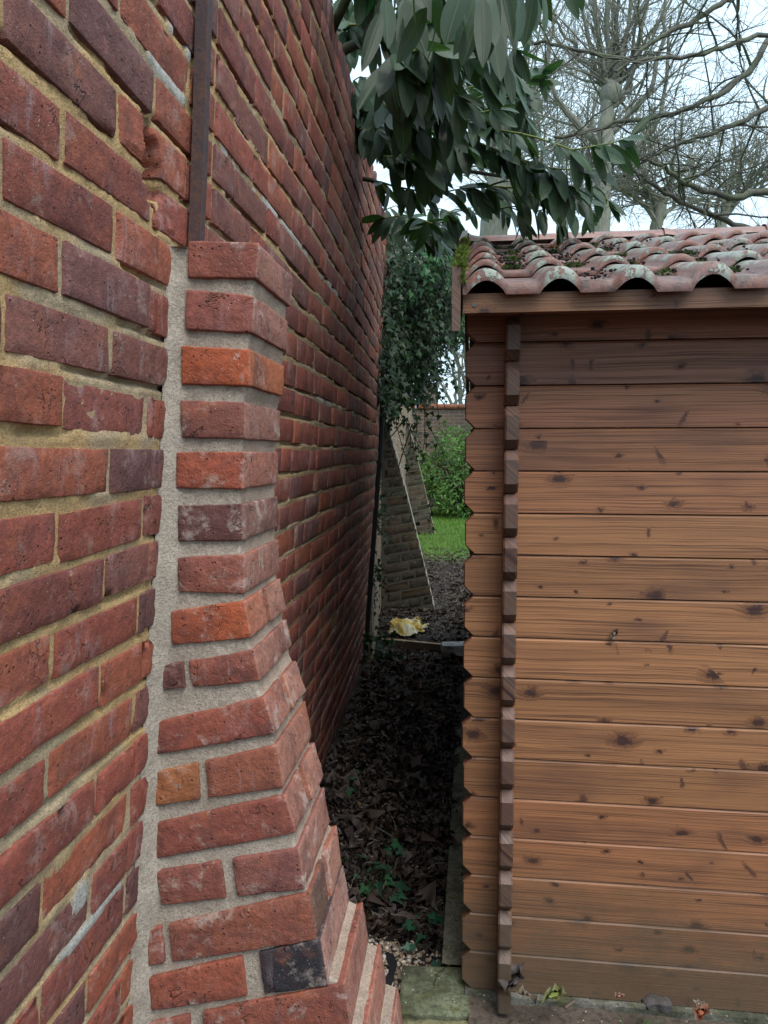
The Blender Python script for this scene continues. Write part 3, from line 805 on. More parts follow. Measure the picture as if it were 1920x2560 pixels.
# ------------------------------------------------------------------ shed
shed = thing('wooden_shed', 'brown stained log board shed with interlocking corner and red pantile roof', 'shed', (*Sp(np.array([0.1, 1.95, 0]))[:2], 0.0))
BP_, BT, CH = 0.107, 0.034, 0.023
def board(mb, l0, l1, z0, hgt, base, f, col, endcol=None, chl=True, chr_=True, t0=-0.017, rnd=0.0):
    """log board: runs along l, thickness t; chamfered ends; eased long edges"""
    h = hgt
    pr = [(l0 + (CH if chl else 0), 0), (l1 - (CH if chr_ else 0), 0), (l1, CH if chr_ else 0), (l1, h - CH if chr_ else h), (l1 - (CH if chr_ else 0), h), (l0 + (CH if chl else 0), h), (l0, h - CH if chl else h), (l0, CH if chl else 0)]
    pr = [pr[i] for i in range(8) if pr[i] != pr[i - 1]]
    A = np.array(pr); c = A.mean(0)
    ev = 0.0045
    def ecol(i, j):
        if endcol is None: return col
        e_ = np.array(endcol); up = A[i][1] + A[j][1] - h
        return tuple(e_) if abs(A[i][0] - A[j][0]) < 1e-6 else (tuple(e_ * np.array([1.9, 1.65, 1.55, 1])) if up > 0 else tuple(e_ * .45))  # upper end chamfers paler: raw wood and skylight; undersides carry painted shade
    ins = []
    n = len(A)
    for i in range(n):
        p0, p1, p2 = A[i - 1], A[i], A[(i + 1) % n]
        d1 = (p1 - p0) / np.linalg.norm(p1 - p0); d2 = (p2 - p1) / np.linalg.norm(p2 - p1)
        n1 = np.array([-d1[1], d1[0]]); n2 = np.array([-d2[1], d2[0]])
        def wd(nn): return 0.0052 if nn[1] < -.99 else (0.001 if nn[1] > .99 else 0.003)
        M_ = np.array([n1, n2]); ins.append(p1 + np.linalg.solve(M_, np.array([wd(n1), wd(n2)])))
    ins = np.array(ins)
    t1 = t0 + BT
    def put(pts, tt, col_, faces):
        V = np.column_stack([pts[:, 0], tt, pts[:, 1] + z0])
        uv = np.column_stack([pts[:, 0] + rnd * 3, pts[:, 1] + (np.asarray(tt) - t0) * 0.9, np.full(len(pts), rnd)])
        mb.add(f(V), faces if len(faces[0]) == 4 else None, faces if len(faces[0]) == 3 else None, col_, uv)
    for tt, sgn in ((t0, 1), (t1, -1)):                 # near face and far face as strips: split along the board
        ic = ins.mean(0)
        V = np.vstack([ins, ic]); fs = [(i, (i + 1) % n, n) if sgn > 0 else ((i + 1) % n, i, n) for i in range(n)]
        put(V, np.full(n + 1, tt), col, fs)
        ti = tt + sgn * ev
        for i in range(n):
            j = (i + 1) % n
            horizontal = abs(A[i][1] - A[j][1]) < 1e-6
            put(np.array([ins[i], A[i], A[j], ins[j]]), np.array([tt, ti, ti, tt]), col if horizontal else ecol(i, j), [(0, 1, 2, 3)] if sgn > 0 else [(3, 2, 1, 0)])
    for i in range(n):
        j = (i + 1) % n
        horizontal = abs(A[i][1] - A[j][1]) < 1e-6
        put(np.array([A[i], A[j], A[j], A[i]]), np.array([t0 + ev, t0 + ev, t1 - ev, t1 - ev]), col if horizontal else ecol(i, j), [(3, 2, 1, 0)])
fb = MB(); NB = 17
WR = 2.3
for i in range(NB):
    z0 = 0.004 + i * BP_
    g = 0.5 + 0.5 * math.sin(i * 2.3 + 1)
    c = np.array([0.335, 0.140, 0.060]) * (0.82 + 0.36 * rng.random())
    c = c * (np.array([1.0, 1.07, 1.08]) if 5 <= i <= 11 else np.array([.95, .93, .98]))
    if i >= 14: c = c * np.array([0.88, 0.84, 0.95])  # shade of the eaves painted into the top boards
    if i == 15: c = c * np.array([0.95, 0.98, 1.15])
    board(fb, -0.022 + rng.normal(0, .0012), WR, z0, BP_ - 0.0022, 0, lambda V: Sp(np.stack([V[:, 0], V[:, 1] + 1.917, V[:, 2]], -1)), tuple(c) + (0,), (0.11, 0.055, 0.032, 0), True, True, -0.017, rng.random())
fb.build('front_wall', M_WOOD, shed, False)
def sidewall(x, name):
    mb = MB()
    for i in range(-1, NB - 1):
        z0 = 0.004 + (i + 0.5) * BP_; hh = BP_ - 0.003
        if i == -1: z0, hh = 0.004, BP_ / 2 - .003
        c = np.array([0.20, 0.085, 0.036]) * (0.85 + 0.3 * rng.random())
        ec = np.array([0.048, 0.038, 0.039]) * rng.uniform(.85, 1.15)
        rr = rng.random()
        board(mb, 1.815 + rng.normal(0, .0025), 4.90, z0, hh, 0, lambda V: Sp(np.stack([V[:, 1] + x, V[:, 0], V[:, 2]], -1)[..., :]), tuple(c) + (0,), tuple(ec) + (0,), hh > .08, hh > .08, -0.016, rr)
    return mb.build(name, M_WOOD, shed, False)
def flip(o):
    o.data.flip_normals(); return o
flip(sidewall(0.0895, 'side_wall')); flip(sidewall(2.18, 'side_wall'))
mb = MB()
for i in range(NB):
    board(mb, -0.022, WR, 0.004 + i * BP_, BP_ - .0022, 0, lambda V: Sp(np.stack([V[:, 0], V[:, 1] + 4.80, V[:, 2]], -1)), (0.2, 0.09, 0.04, 0), None, True, True, -.017, rng.random())
mb.build('rear_wall', M_WOOD, shed, False)
def plank(mb, lo, hi, col, axis=0, f=Sp, rnd=None):
    rnd = rng.random() if rnd is None else rnd
    v0 = mb.n
    mb.box(lo, hi, col, f)
    V = mb.u[-1]
    o = [0, 1, 2]; o.remove(axis)
    mb.u[-1] = np.column_stack([V[:, axis], V[:, o[1]] + V[:, o[0]] * 0.8, np.full(len(V), rnd)])
# fascia under the eaves, with a screw
mb = MB(); plank(mb, (-0.028, 1.728, 1.757), (2.34, 1.748, 1.800), (0.20, 0.088, 0.036, 0)); fas = mb.build('fascia_board', M_WOOD, shed, False)
mb = MB()
for rr, dy in ((0.0055, 0.0), (0.0028, -0.0008)):
    c0 = Sp(np.array([-0.002, 1.7275 + dy, 1.775])); c1 = Sp(np.array([-0.002, 1.7262 + dy, 1.775]))
    a = np.linspace(0, 2 * np.pi, 13)[:-1]
    V = np.array([Sp(np.array([-0.002 + rr * math.cos(x), 1.7262 + dy, 1.775 + rr * math.sin(x)])) for x in a] + [Sp(np.array([-0.002 + rr * 1.1 * math.cos(x), 1.7285, 1.775 + rr * 1.1 * math.sin(x)])) for x in a])
    mb.add(V, [(i, (i + 1) % 12, 12 + (i + 1) % 12, 12 + i) for i in range(12)], [(0, i, i + 1) for i in range(1, 11)])
mb.build('screw', simple('zinc', (.13, .12, .11), .5), fas, False)
# soffit boards under the roof, rafters
SL = 0.328
mb = MB()
def roofz(S): return 1.797 + SL * (S - 1.70)
for s0 in np.arange(1.75, 3.3, 0.12):
    V = np.array([(-0.02, s0, roofz(s0) - 0.02), (2.34, s0, roofz(s0) - 0.02), (2.34, s0 + .118, roofz(s0 + .118) - 0.02), (-0.02, s0 + .118, roofz(s0 + .118) - .02)])
    mb.add(Sp(V), [(3, 2, 1, 0)], None, (.16, .07, .03, 0), np.column_stack([V[:, 0], V[:, 1], np.full(4, s0)]))
    V2 = V.copy(); V2[:, 1] = 6.6 - V2[:, 1]
    mb.add(Sp(V2), [(0, 1, 2, 3)], None, (.16, .07, .03, 0), np.column_stack([V[:, 0], V[:, 1], np.full(4, s0)]))
mb.build('roof_boards', M_WOOD, shed, False)
for x in (0.075, 2.18):      # gable infill
    mb = MB()
    V = np.array([(x, 1.93, 1.82), (x, 4.8, 1.82), (x, 3.3, roofz(3.3) - .03)]); mb.add(Sp(V), None, [(0, 2, 1)], (.2, .09, .04, 0), V)
    mb.build('gable', M_WOOD, shed, False)
# roof of wavy pantiles in stepped courses
WPI, CR = 0.162, 0.089
def wave(a):
    u = np.mod(a + 0.0205, WPI)
    return np.where(u < CR, 0.032 * np.clip(np.sin(np.pi * np.clip(u / CR, 0, 1)), 0, 1) ** 0.8, 0.0)
def tile_roof(mirror):
    mb = MB()
    aa = np.arange(-0.0286, 2.36, 0.0081)
    ex = 0.272
    for j in range(6):
        s0 = 1.70 + j * ex; s1 = min(s0 + ex + 0.012, 3.31)
        tt = np.concatenate([[0, 0.0, 0.015], np.linspace(0.05, 1, 7)])
        S_ = s0 + (s1 - s0) * tt
        A, B_ = np.meshgrid(aa, S_)
        T_ = np.broadcast_to(tt[:, None], A.shape)
        jog = 0.003 * (hsh(np.floor((A + .02) / WPI).astype(np.int64), np.full(A.shape, j), np.zeros(A.shape, np.int64), 3) - .5)
        z = roofz(B_) + wave(A) * (1.0 - 0.12 * T_) + 0.020 * (1 - T_) + jog * (1 - T_) * 2
        z[0] -= (0.026 if j == 0 else 0.0155); z[1] -= 0.0015; B_ = B_ + jog * 3 * (1 - T_)
        B_[0] += 0.004; B_[1] -= 0.001
        if mirror: B_ = 6.6 - B_
        P3 = np.stack([A, B_, z * 0], -1)
        crest = wave(A) / 0.032
        var = (hsh(np.floor((A + .02) / WPI).astype(np.int64), np.full(A.shape, j), np.zeros(A.shape, np.int64), 5))[..., None]
        c = np.array([0.26, 0.086, 0.052]) * (0.8 + 0.4 * var)
        c4 = np.concatenate([np.broadcast_to(c, A.shape + (3,)), crest[..., None]], -1)
        P = Sp(np.stack([A, B_, z], -1))
        mb.grid(P if not mirror else P[::-1], c4 if not mirror else c4[::-1], np.stack([A, B_, T_], -1) if not mirror else np.stack([A, B_, T_], -1)[::-1])
    return mb
m, t = mat('terracotta_pantile'); a = t.attr('Col'); p = t.obj(); c = a.outputs['Color']; crest = a.outputs['Alpha']
ux, uy, ut = t.sep(t.attr('uvm').outputs['Vector'])
c = t.mix(t.ramp(t.noise(p, 12, 4), .35, .65, 0.2, .8), c, (0.19, 0.125, 0.115))
c = t.mix(t.ramp(t.noise(p, 30, 5, .7), .45, .7, 0, .6), c, (0.075, 0.045, 0.045))
c = t.mix(t.m('MULTIPLY', t.ramp(ut, 0.02, 0.16, 0, 1), 0.35), c, (0.24, 0.17, 0.165))
lich = t.m('MULTIPLY', t.ramp(t.m('ADD', t.noise(p, 13, 3, .6), t.m('MULTIPLY', t.noise(p, 75, 4, .75), .75)), .865, .92), t.m('MULTIPLY', t.ramp(crest, .25, .7), t.ramp(ux, 1.2, 0.5, 0.35, 1)))
c = t.mix(lich, c, t.mix(t.noise(p, 160, 3), (.16, .19, .155), (.38, .43, .38)))
dirt = t.m('MULTIPLY', t.ramp(crest, .25, .02), t.ramp(t.noise(p, 16, 4, .7), .45, .65, .1, .85))
c = t.mix(dirt, c, (0.03, 0.026, 0.022))
h = t.m('ADD', t.noise(p, 240, 3, .7), t.m('MULTIPLY', lich, 1.4))
t.fin(c, t.ramp(t.noise(p, 20, 3), .4, .7, .38, .62), t.bump(h, 0.0015, .8), .45); M_TILE = m
rf = tile_roof(False).build('roof_tiles', M_TILE, shed); tile_roof(True).build('roof_tiles', M_TILE, shed)
mb = MB(); aa = np.linspace(-0.03, 2.36, 60)
for i in range(6):
    a0 = -0.03 + i * 0.40
    A, B_ = np.meshgrid(np.linspace(a0, a0 + 0.412, 12), np.linspace(-1.15, 1.15, 12))
    rr = 0.062 + 0.008 * smooth(a0 + .03, a0, A)
    mb.grid(Sp(np.stack([A, 3.30 + rr * np.sin(B_), roofz(3.3) - 0.015 + rr * np.cos(B_) * 1.0], -1)), np.concatenate([np.broadcast_to(np.array([.34, .13, .08]), A.shape + (3,)), A[..., None] * 0 + .2], -1), np.stack([A, B_, B_ * 0 + .5], -1))
mb.build('ridge_tiles', M_TILE, shed)
# barge boards at the gable end, in two lengths, weathered grey
mb = MB()
def barge(s0, s1, dz0, dz1, x0, x1, col):
    V = np.array([(x, s, roofz(s) + dz) for x in (x0, x1) for s, dz in ((s0, dz0), (s1, dz0), (s1, dz1), (s0, dz1))])
    V[[0, 3, 4, 7], 1] += 0.0
    for k in ((0, 1, 2, 3), (7, 6, 5, 4), (4, 5, 1, 0), (3, 2, 6, 7), (4, 0, 3, 7), (1, 5, 6, 2)):
        v = V[list(k)]; mb.add(Sp(v), [(3, 2, 1, 0)], None, col, np.column_stack([v[:, 1], v[:, 2] + v[:, 0], np.full(4, .37)]))
barge(1.690, 2.5, -0.082, 0.058, -0.052, -0.033, (.085, .062, .055, 0)); barge(2.502, 3.3, -0.08, 0.075, -0.056, -0.036, (.11, .085, .07, 0))
mb.build('barge_board', M_WOOD, shed, False)
mb = MB()
def barge2(s0, s1, x0, x1):
    V = np.array([(x, 6.6 - s, roofz(s) + dz) for x in (x0, x1) for s, dz in ((s0, -.08), (s1, -.08), (s1, .06), (s0, .06))])
    for k in ((0, 1, 2, 3), (7, 6, 5, 4), (4, 5, 1, 0), (3, 2, 6, 7), (4, 0, 3, 7), (1, 5, 6, 2)):
        v = V[list(k)]; mb.add(Sp(v), [(0, 1, 2, 3)], None, (.1, .075, .06, 0), np.column_stack([v[:, 1], v[:, 2] + v[:, 0], np.full(4, .57)]))
barge2(1.69, 3.3, -.052, -.033)
mb.build('barge_board', M_WOOD, shed, False)

# ------------------------------------------------------------------ slabs, base
M_SLAB = None
m, t = mat('mossy_concrete'); p = t.obj(); a = t.attr('Col').outputs['Color']
c = t.mix(t.ramp(t.noise(p, 7, 5, .7), .38, .66), a, (.055, .06, .035))
c = t.mix(t.ramp(t.noise(p, 18, 4, .7), .5, .7, 0, .8), c, (.10, .105, .03))
c = t.mix(t.ramp(t.noise(p, 90, 4, .75), .42, .7, 0, .7), c, (.03, .028, .022))
c = t.mix(t.m('MULTIPLY', t.ramp(t.voro(p, 60), .2, .1), t.ramp(t.noise(p, 30, 2), .5, .6)), c, (.42, .38, .32))
t.fin(c, .85, t.bump(t.noise(p, 110, 6, .75), .006, .9), .3); M_SLAB = m
def slab(quad, z0, z1, label, col, group=None):
    """a paving slab from its plan corners"""
    mb = MB(); n = 26
    q = np.array(quad, float)
    U_g, V_g = np.meshgrid(np.linspace(0, 1, n), np.linspace(0, 1, n))
    XY = (q[0] * ((1 - U_g) * (1 - V_g))[..., None] + q[1] * (U_g * (1 - V_g))[..., None] + q[2] * (U_g * V_g)[..., None] + q[3] * ((1 - U_g) * V_g)[..., None])
    edge = np.minimum(np.minimum(U_g, 1 - U_g), np.minimum(V_g, 1 - V_g))
    P3 = np.concatenate([XY, XY[..., :1] * 0], -1)
    zt_ = z1 + (fbm(P3, 22, 3, 3) - .5) * .006 - 0.008 * smooth(.05, 0, edge) * (0.4 + fbm(P3, 50, 4))
    mb.grid(np.concatenate([XY, zt_[..., None]], -1), col)
    rim = [(0, i) for i in range(n)] + [(i, n - 1) for i in range(1, n)] + [(n - 1, n - 1 - i) for i in range(1, n)] + [(n - 1 - i, 0) for i in range(1, n)]
    T_ = np.array([[*XY[a, b], zt_[a, b]] for a, b in rim]); B2 = T_.copy(); B2[:, 2] = z0
    k = len(rim)
    mb.add(np.vstack([T_, B2]), [(i, k + i, k + (i + 1) % k, (i + 1) % k) for i in range(k)], None, col)
    return tag(mb.build('paving_slab', M_SLAB), label, 'paving slab', group)
slab([(0.038, 1.812), (0.235, 1.80), (0.245, 1.985), (0.052, 1.993)], -0.08, -0.004, 'grey green mossy paving slab under the shed corner', (.19, .21, .13, 0))
slab([(0.000, 1.40), (0.26, 1.37), (0.233, 1.793), (0.036, 1.805)], -0.09, -0.010, 'yellow green mossy paving slab nearest the camera, in front of the one under the shed corner', (.30, .28, .15, 0))
slab([(-0.30, 1.40), (-0.010, 1.385), (0.024, 1.807), (-0.25, 1.80)], -0.09, -0.022, 'narrow strip of paving slab showing beside the foot of the near buttress', (.16, .15, .10, 0))
mb = MB()
A, B_ = np.meshgrid(np.linspace(0.0, 2.4, 120), np.linspace(1.50, 1.893, 24))
P3 = np.stack([A, B_, A * 0], -1)
mb.grid(Sp(np.stack([A, B_, -0.013 + (fbm(P3, 9, 6) - .5) * .022], -1)), (.12, .10, .085, 0))
m, t = mat('dirty_concrete'); p = t.obj()
c = t.mix(t.noise(p, 8, 5, .7), (.075, .052, .038), (.15, .12, .095)); c = t.mix(t.ramp(t.noise(p, 70, 4, .7), .42, .7, 0, .7), c, (.02, .016, .013))
c = t.mix(t.m('MULTIPLY', t.ramp(t.voro(p, 70), .2, .1), t.ramp(t.noise(p, 25, 2), .5, .6)), c, (.45, .40, .34))
t.fin(c, .8, t.bump(t.noise(p, 60, 6, .75), .01, 1), .35); M_DIRT = m
o = mb.build('soil_apron', M_DIRT); o['kind'] = 'structure'
mb = MB(); mb.box((-0.01, 1.880, -0.10), (2.36, 4.95, 0.002), (.20, .19, .165, 0), Sp); o = mb.build('concrete_base', M_SLAB, None, False); o['kind'] = 'structure'
# edging beam along the side of the shed
mb = MB()
A, B_ = np.meshgrid(np.linspace(-0.076, 0.02, 10), np.linspace(1.985, 4.9, 90)); P3 = np.stack([A, B_, A * 0], -1)
zt_ = 0.004 + (fbm(P3, 13, 8) - .5) * .012
mb.grid(Sp(np.stack([A, B_, zt_], -1)), (.20, .19, .14, 0))
mb.grid(Sp(np.stack([np.stack([B_[:, 0] * 0 - 0.076, B_[:, 0] * 0 - .076], 1), B_[:, :2], np.stack([zt_[:, 0] - .1, zt_[:, 0]], 1)], -1)), (.20, .19, .14, 0))
tag(mb.build('edging_beam', M_SLAB), 'long mossy concrete edging beam along the foot of the shed side', 'edging')

# ------------------------------------------------------------------ timber edging board, stone block, yellow sheet
eb = MB()
p0, p1 = np.array([-0.09, 5.06]), np.array([0.75, 4.93])
d_ = (p1 - p0) / np.linalg.norm(p1 - p0); nn_ = np.array([-d_[1], d_[0]])
n = 40; u = np.linspace(0, np.linalg.norm(p1 - p0), n)
for (o0, z0_, o1, z1_, col) in ((0, -.03, 0, .085, (.07, .05, .03, 0)), (0, .085, .026, .088, (.34, .26, .16, 0)), (.026, .088, .026, -.03, (.07, .05, .03, 0))):
    P = np.zeros((n, 2, 3))
    for i, (o_, z_) in enumerate(((o0, z0_), (o1, z1_))):
        xy = p0 + d_ * u[:, None] + nn_ * o_
        P[:, i, :2] = xy; P[:, i, 2] = 0.066 + z_ + .003 * np.sin(u * 9) - u * .035
    eb.grid(P, col)
tag(eb.build('edging_board', simple('weathered_timber', (.3, .22, .13), .85, 25, .6, (.05, .035, .025), attr=True), None, False), 'thin timber board on edge across the path at the back of the shed', 'edging board')
bk = MB(); V, Q = rbox((0.30, 0.12, 0.075), (10, 5, 4), .004, 77, .003, .008)
cb = W(1160, 1622, 4.86)
bk.add(V + np.array([cb[0], cb[1], cb[2]]), Q, None, (.2, .2, .2, 0))
tag(bk.build('stone_block', simple('grey_stone', (.42, .41, .40), .9, 25, .6, (.06, .05, .045), .006)), 'grey stone block lying at the end of the timber board by the shed corner', 'stone block')
# crumpled yellow sheet
ys = MB()
n = 44; A, B_ = np.meshgrid(np.linspace(-1, 1, n), np.linspace(-1, 1, 30))
P3 = np.stack([A, B_, A * 0], -1)
rr = np.hypot(A, B_)
c0 = W(1018, 1568, 5.3); gz = float(zg(c0[0], c0[1]))
fold = fbm(P3, 2.1, 51, 3); rid = 1 - np.abs(2 * fbm(P3 + 5, 2.6, 53, 2) - 1) * 2.2
hgt = np.clip(0.015 + 0.10 * np.clip(fold - .25, 0, 1) + 0.035 * rid, 0.0, .16) * smooth(1.25, .55, rr + (fbm(P3, 3, 54) - .5) * .9)
X = c0[0] + A * 0.15 + (fbm(P3 + 9, 3, 55) - .5) * .09; Y = c0[1] + B_ * 0.17 + (fbm(P3 + 19, 3, 56) - .5) * .09
mk = (rr + (fbm(P3, 3, 57, 2) - .5) * 0.5 < 1.05)
mk = mk[:-1, :-1] & mk[1:, 1:] & mk[:-1, 1:] & mk[1:, :-1]
cy = np.where((fbm(P3, 3.4, 58) > .5)[..., None], np.array([.62, .45, .11, 0]), np.array([.66, .60, .42, 0]))
ys.grid(np.stack([X, Y, gz + hgt + .004], -1), cy, None, mk)
m, t = mat('yellow_sheet'); p = t.obj(); a = t.attr('Col').outputs['Color']
c = t.mix(t.ramp(t.noise(p, 40, 4, .7), .45, .7, 0, .55), a, (.17, .11, .035)); t.fin(c, .6, t.bump(t.noise(p, 70, 5), .006, .8), .4)
tag(ys.build('crumpled_sheet', m), 'crumpled yellow and cream sheet lying on the soil in front of the mossy buttress', 'sheet')

# ------------------------------------------------------------------ leaves
def leaf_tpl(n=6, w=0.34, fold=0.10, droop=0.22, tip=1.35):
    """laurel-type leaf of length 1 along +x; returns verts, quads, uvm"""
    x = np.linspace(0, 1, n + 1)
    half = w / 2 * np.sin(np.pi * np.clip(x, 0, 1) ** 0.92) ** 0.62 * (1 - 0.12 * x)
    half[0] = 0.012; half[-1] = 0.004
    V, UV = [], []
    for xi, h in zip(x, half):
        zz = -droop * xi ** 2
        for y in (-h, -h * .5, 0, h * .5, h):
            f = abs(y) / (w / 2)
            V.append((xi, y, zz + fold * w * f * (1 - .35 * f))); UV.append((xi * 10, y / (w / 2), 0))
    q = [(i * 5 + j, i * 5 + j + 1, i * 5 + 6 + j, i * 5 + 5 + j) for i in range(n) for j in range(4)]
    return np.array(V), np.array(q), np.array(UV)
LAUREL = [leaf_tpl(8, .36, .16, .12), leaf_tpl(8, .39, .10, .28), leaf_tpl(8, .33, .24, .05), leaf_tpl(8, .42, .08, .18), leaf_tpl(8, .38, .14, -.10)]
def ivy_tpl(sh=1.0):
    ang = np.radians([180, 140, 112, 78, 52, 30, 0, -30, -52, -78, -112, -140])
    rad = np.array([.10, .42, .34, .55, .36, .40, 1.0, .40, .36, .55, .34, .42]) * .62
    P = np.stack([rad * np.cos(ang) + .18, rad * np.sin(ang) * sh, -0.22 * rad ** 2 + .05 * np.abs(np.sin(ang))], 1)
    V = np.vstack([[(.18, 0, 0.03)], P]); n = len(P)
    t_ = [(0, i + 1, (i + 1) % n + 1) for i in range(n)]
    return V, np.array([(a, c, b) for a, b, c in t_]), V * 10
IVY = [ivy_tpl(1.0), ivy_tpl(.85), ivy_tpl(1.15)]
def frames(dirs, ups):
    X = dirs / np.linalg.norm(dirs, axis=1)[:, None]
    Yv = np.cross(ups, X); Yv /= np.linalg.norm(Yv, axis=1)[:, None] + 1e-9
    Z = np.cross(X, Yv)
    return np.stack([X, Yv, Z], 2)
def scatter(mb, tpl, pos, dirs, ups, size, cols, quad=True, wscale=None):
    V, F, UV = tpl
    Rm = frames(np.asarray(dirs, float), np.asarray(ups, float))
    Vl = np.broadcast_to(V, (len(pos),) + V.shape).copy()
    if wscale is not None: Vl[:, :, 1] *= np.asarray(wscale)[:, None]
    P = np.einsum('nij,nkj->nki', Rm, Vl) * np.asarray(size)[:, None, None] + np.asarray(pos)[:, None]
    k = len(V); N = len(pos)
    Fa = (F[None] + (np.arange(N) * k)[:, None, None]).reshape(-1, F.shape[1])
    C = np.repeat(np.asarray(cols), k, 0); UVa = np.tile(UV, (N, 1))
    if quad: mb.add(P.reshape(-1, 3), Fa, None, C, UVa)
    else: mb.add(P.reshape(-1, 3), None, Fa, C, UVa)
def greens(n, base, var=.35, hue=.25):
    c = np.array(base)[None] * rng.uniform(1 - var, 1 + var, (n, 1)) * rng.uniform(1 - hue, 1 + hue, (n, 3))
    return np.concatenate([c, rng.random((n, 1))], 1)

# --- cherry laurel overhanging the wall
lau = thing('cherry_laurel', 'glossy dark green cherry laurel with long drooping leaves hanging over the leaning wall', 'shrub', (-0.9, 3.2, 0.0))
ls, ll, gs = MB(), MB(), []
LP, LD, LU, LS = [], [], [], []
def put_leaf(p, d, size):
    d = d / np.linalg.norm(d)
    up = np.array([rng.normal(0, .6), rng.normal(-.3, .6), 1.0])
    if abs(d[2]) > .42:      # hanging leaf: blade faces sideways, mostly toward the open path
        up = np.array([rng.normal(.2, .6), -0.85 + rng.normal(0, .45), 0.5])
    LP.append(p); LD.append(d); LU.append(up); LS.append(size)
def spray(pts, r0=.004, r1=.0018, leaf=.125, gap=.022, droop=1.1, start=0.0, green=True):
    """a leafy shoot along a polyline: alternate leaves drooping from it, a tuft at the tip"""
    P = np.array(pts, float)
    seg = np.linalg.norm(np.diff(P, axis=0), axis=1); cum = np.concatenate([[0], np.cumsum(seg)])
    L = cum[-1]; n = max(6, int(L / .03))
    q = np.stack([np.interp(np.linspace(0, L, n), cum, P[:, k]) for k in range(3)], 1)
    q += np.cumsum(rng.normal(0, .0012, q.shape), 0)
    g1 = MB() if green else ls
    g1.tube(q, np.linspace(r0, r1, n), 6)
    if green: gs.append(g1)
    s = start * L; side = 1
    while s < L:
        i = min(int(s / L * (n - 1)), n - 2); p = q[i] + (q[i + 1] - q[i]) * rng.random()
        t_ = q[min(i + 2, n - 1)] - q[max(i - 1, 0)]; t_ /= np.linalg.norm(t_)
        lat = np.cross(t_, [0, 0, 1.0]); lat /= np.linalg.norm(lat) + 1e-6
        d = t_ * rng.uniform(.2, 1.1) + lat * side * rng.uniform(.1, .95) + np.array([0, 0, -droop * rng.choice([.25, .6, 1.0, 1.7])])
        put_leaf(p, d, leaf * rng.uniform(.72, 1.15)); side = -side
        s += gap * rng.uniform(.6, 1.5)
    for _ in range(3):
        t_ = q[-1] - q[-4]; t_ /= np.linalg.norm(t_)
        put_leaf(q[-1], t_ + rng.normal(0, .35, 3) + np.array([0, 0, -.25 * droop]), leaf * rng.uniform(.6, .95))
def limb(pts, r0, r1):
    P = np.array(pts, float); n = 16
    t0 = np.linspace(0, 1, len(P)); tt = np.linspace(0, 1, n)
    q = np.stack([np.interp(tt, t0, P[:, k]) for k in range(3)], 1) + np.cumsum(rng.normal(0, .006, (n, 3)), 0)
    ls.tube(q, np.linspace(r0, r1, n), 7)
# trunk and main limbs behind the wall
limb([(-0.9, 3.2, -0.05), (-0.85, 3.1, 1.4), (-0.65, 2.95, 2.6)], .05, .04)
limb([(-0.65, 2.95, 2.6), (-0.35, 2.9, 2.95), W(1000, 433, 3.2), W(1093, 404, 3.2), W(1280, 420, 3.3)], .022, .006)
limb([(-0.7, 3.0, 2.5), W(860, 120, 2.6), W(1000, 60, 2.4), W(1240, -40, 2.2)], .022, .008)
limb([(-0.65, 2.95, 2.6), W(905, 350, 3.0), W(1000, 300, 2.9), W(1124, 316, 2.75)], .016, .006)
limb([(-0.8, 3.1, 1.9), W(900, -100, 2.2), W(1010, -180, 1.9)], .02, .008)
limb([(-0.65, 2.95, 2.6), W(933, 453, 3.1), W(960, 462, 3.0)], .012, .006)
# shoots surveyed from the photograph
spray([W(940, 455, 3.0), W(990, 470, 2.95), W(1080, 487, 2.85), W(1150, 473, 2.8), W(1215, 468, 2.75)], .004, .002, .125, .018)
spray([W(1105, 318, 2.8), W(1220, 320, 2.7), W(1330, 335, 2.6), W(1433, 372, 2.55), W(1529, 352, 2.5), W(1577, 337, 2.5)], .0045, .002, .125, .019)
spray([W(1180, 350, 2.75), W(1280, 395, 2.7), W(1400, 425, 2.6), W(1470, 428, 2.6)], .004, .002, .125, .017)
spray([W(1140, 330, 2.75), W(1230, 375, 2.7), W(1340, 425, 2.65), W(1420, 470, 2.6)], .004, .002, .125, .017)
spray([W(1150, 470, 2.85), W(1250, 465, 2.8), W(1360, 470, 2.75), W(1450, 490, 2.7)], .004, .002, .12, .019)
spray([W(1050, 290, 2.8), W(1150, 285, 2.7), W(1230, 272, 2.65)], .004, .002, .12, .016)
spray([W(1000, 250, 2.6), W(1060, 265, 2.5), W(1130, 300, 2.4)], .004, .002, .13, .014)
spray([W(990, 180, 2.4), W(1060, 190, 2.35), W(1150, 235, 2.3)], .004, .002, .13, .013)
spray([W(960, 260, 2.6), W(1010, 300, 2.5), W(1080, 345, 2.45)], .004, .002, .13, .013)
spray([W(900, 300, 2.9), W(950, 340, 2.8), W(1010, 380, 2.7)], .004, .002, .13, .016)
spray([W(1080, 560, 3.1), W(1010, 540, 3.1), W(960, 545, 3.1)], .004, .002, .12, .016)
for i in range(9):
    a = W(rng.uniform(930, 1080), rng.uniform(270, 400), rng.uniform(2.5, 3.0))
    spray([a, a + np.array([.05, rng.uniform(-.05, .05), .01]), a + np.array([rng.uniform(.08, .16), rng.uniform(-.05, .05), rng.uniform(-.06, .03)])], .003, .0015, .13, .024, 1.6)
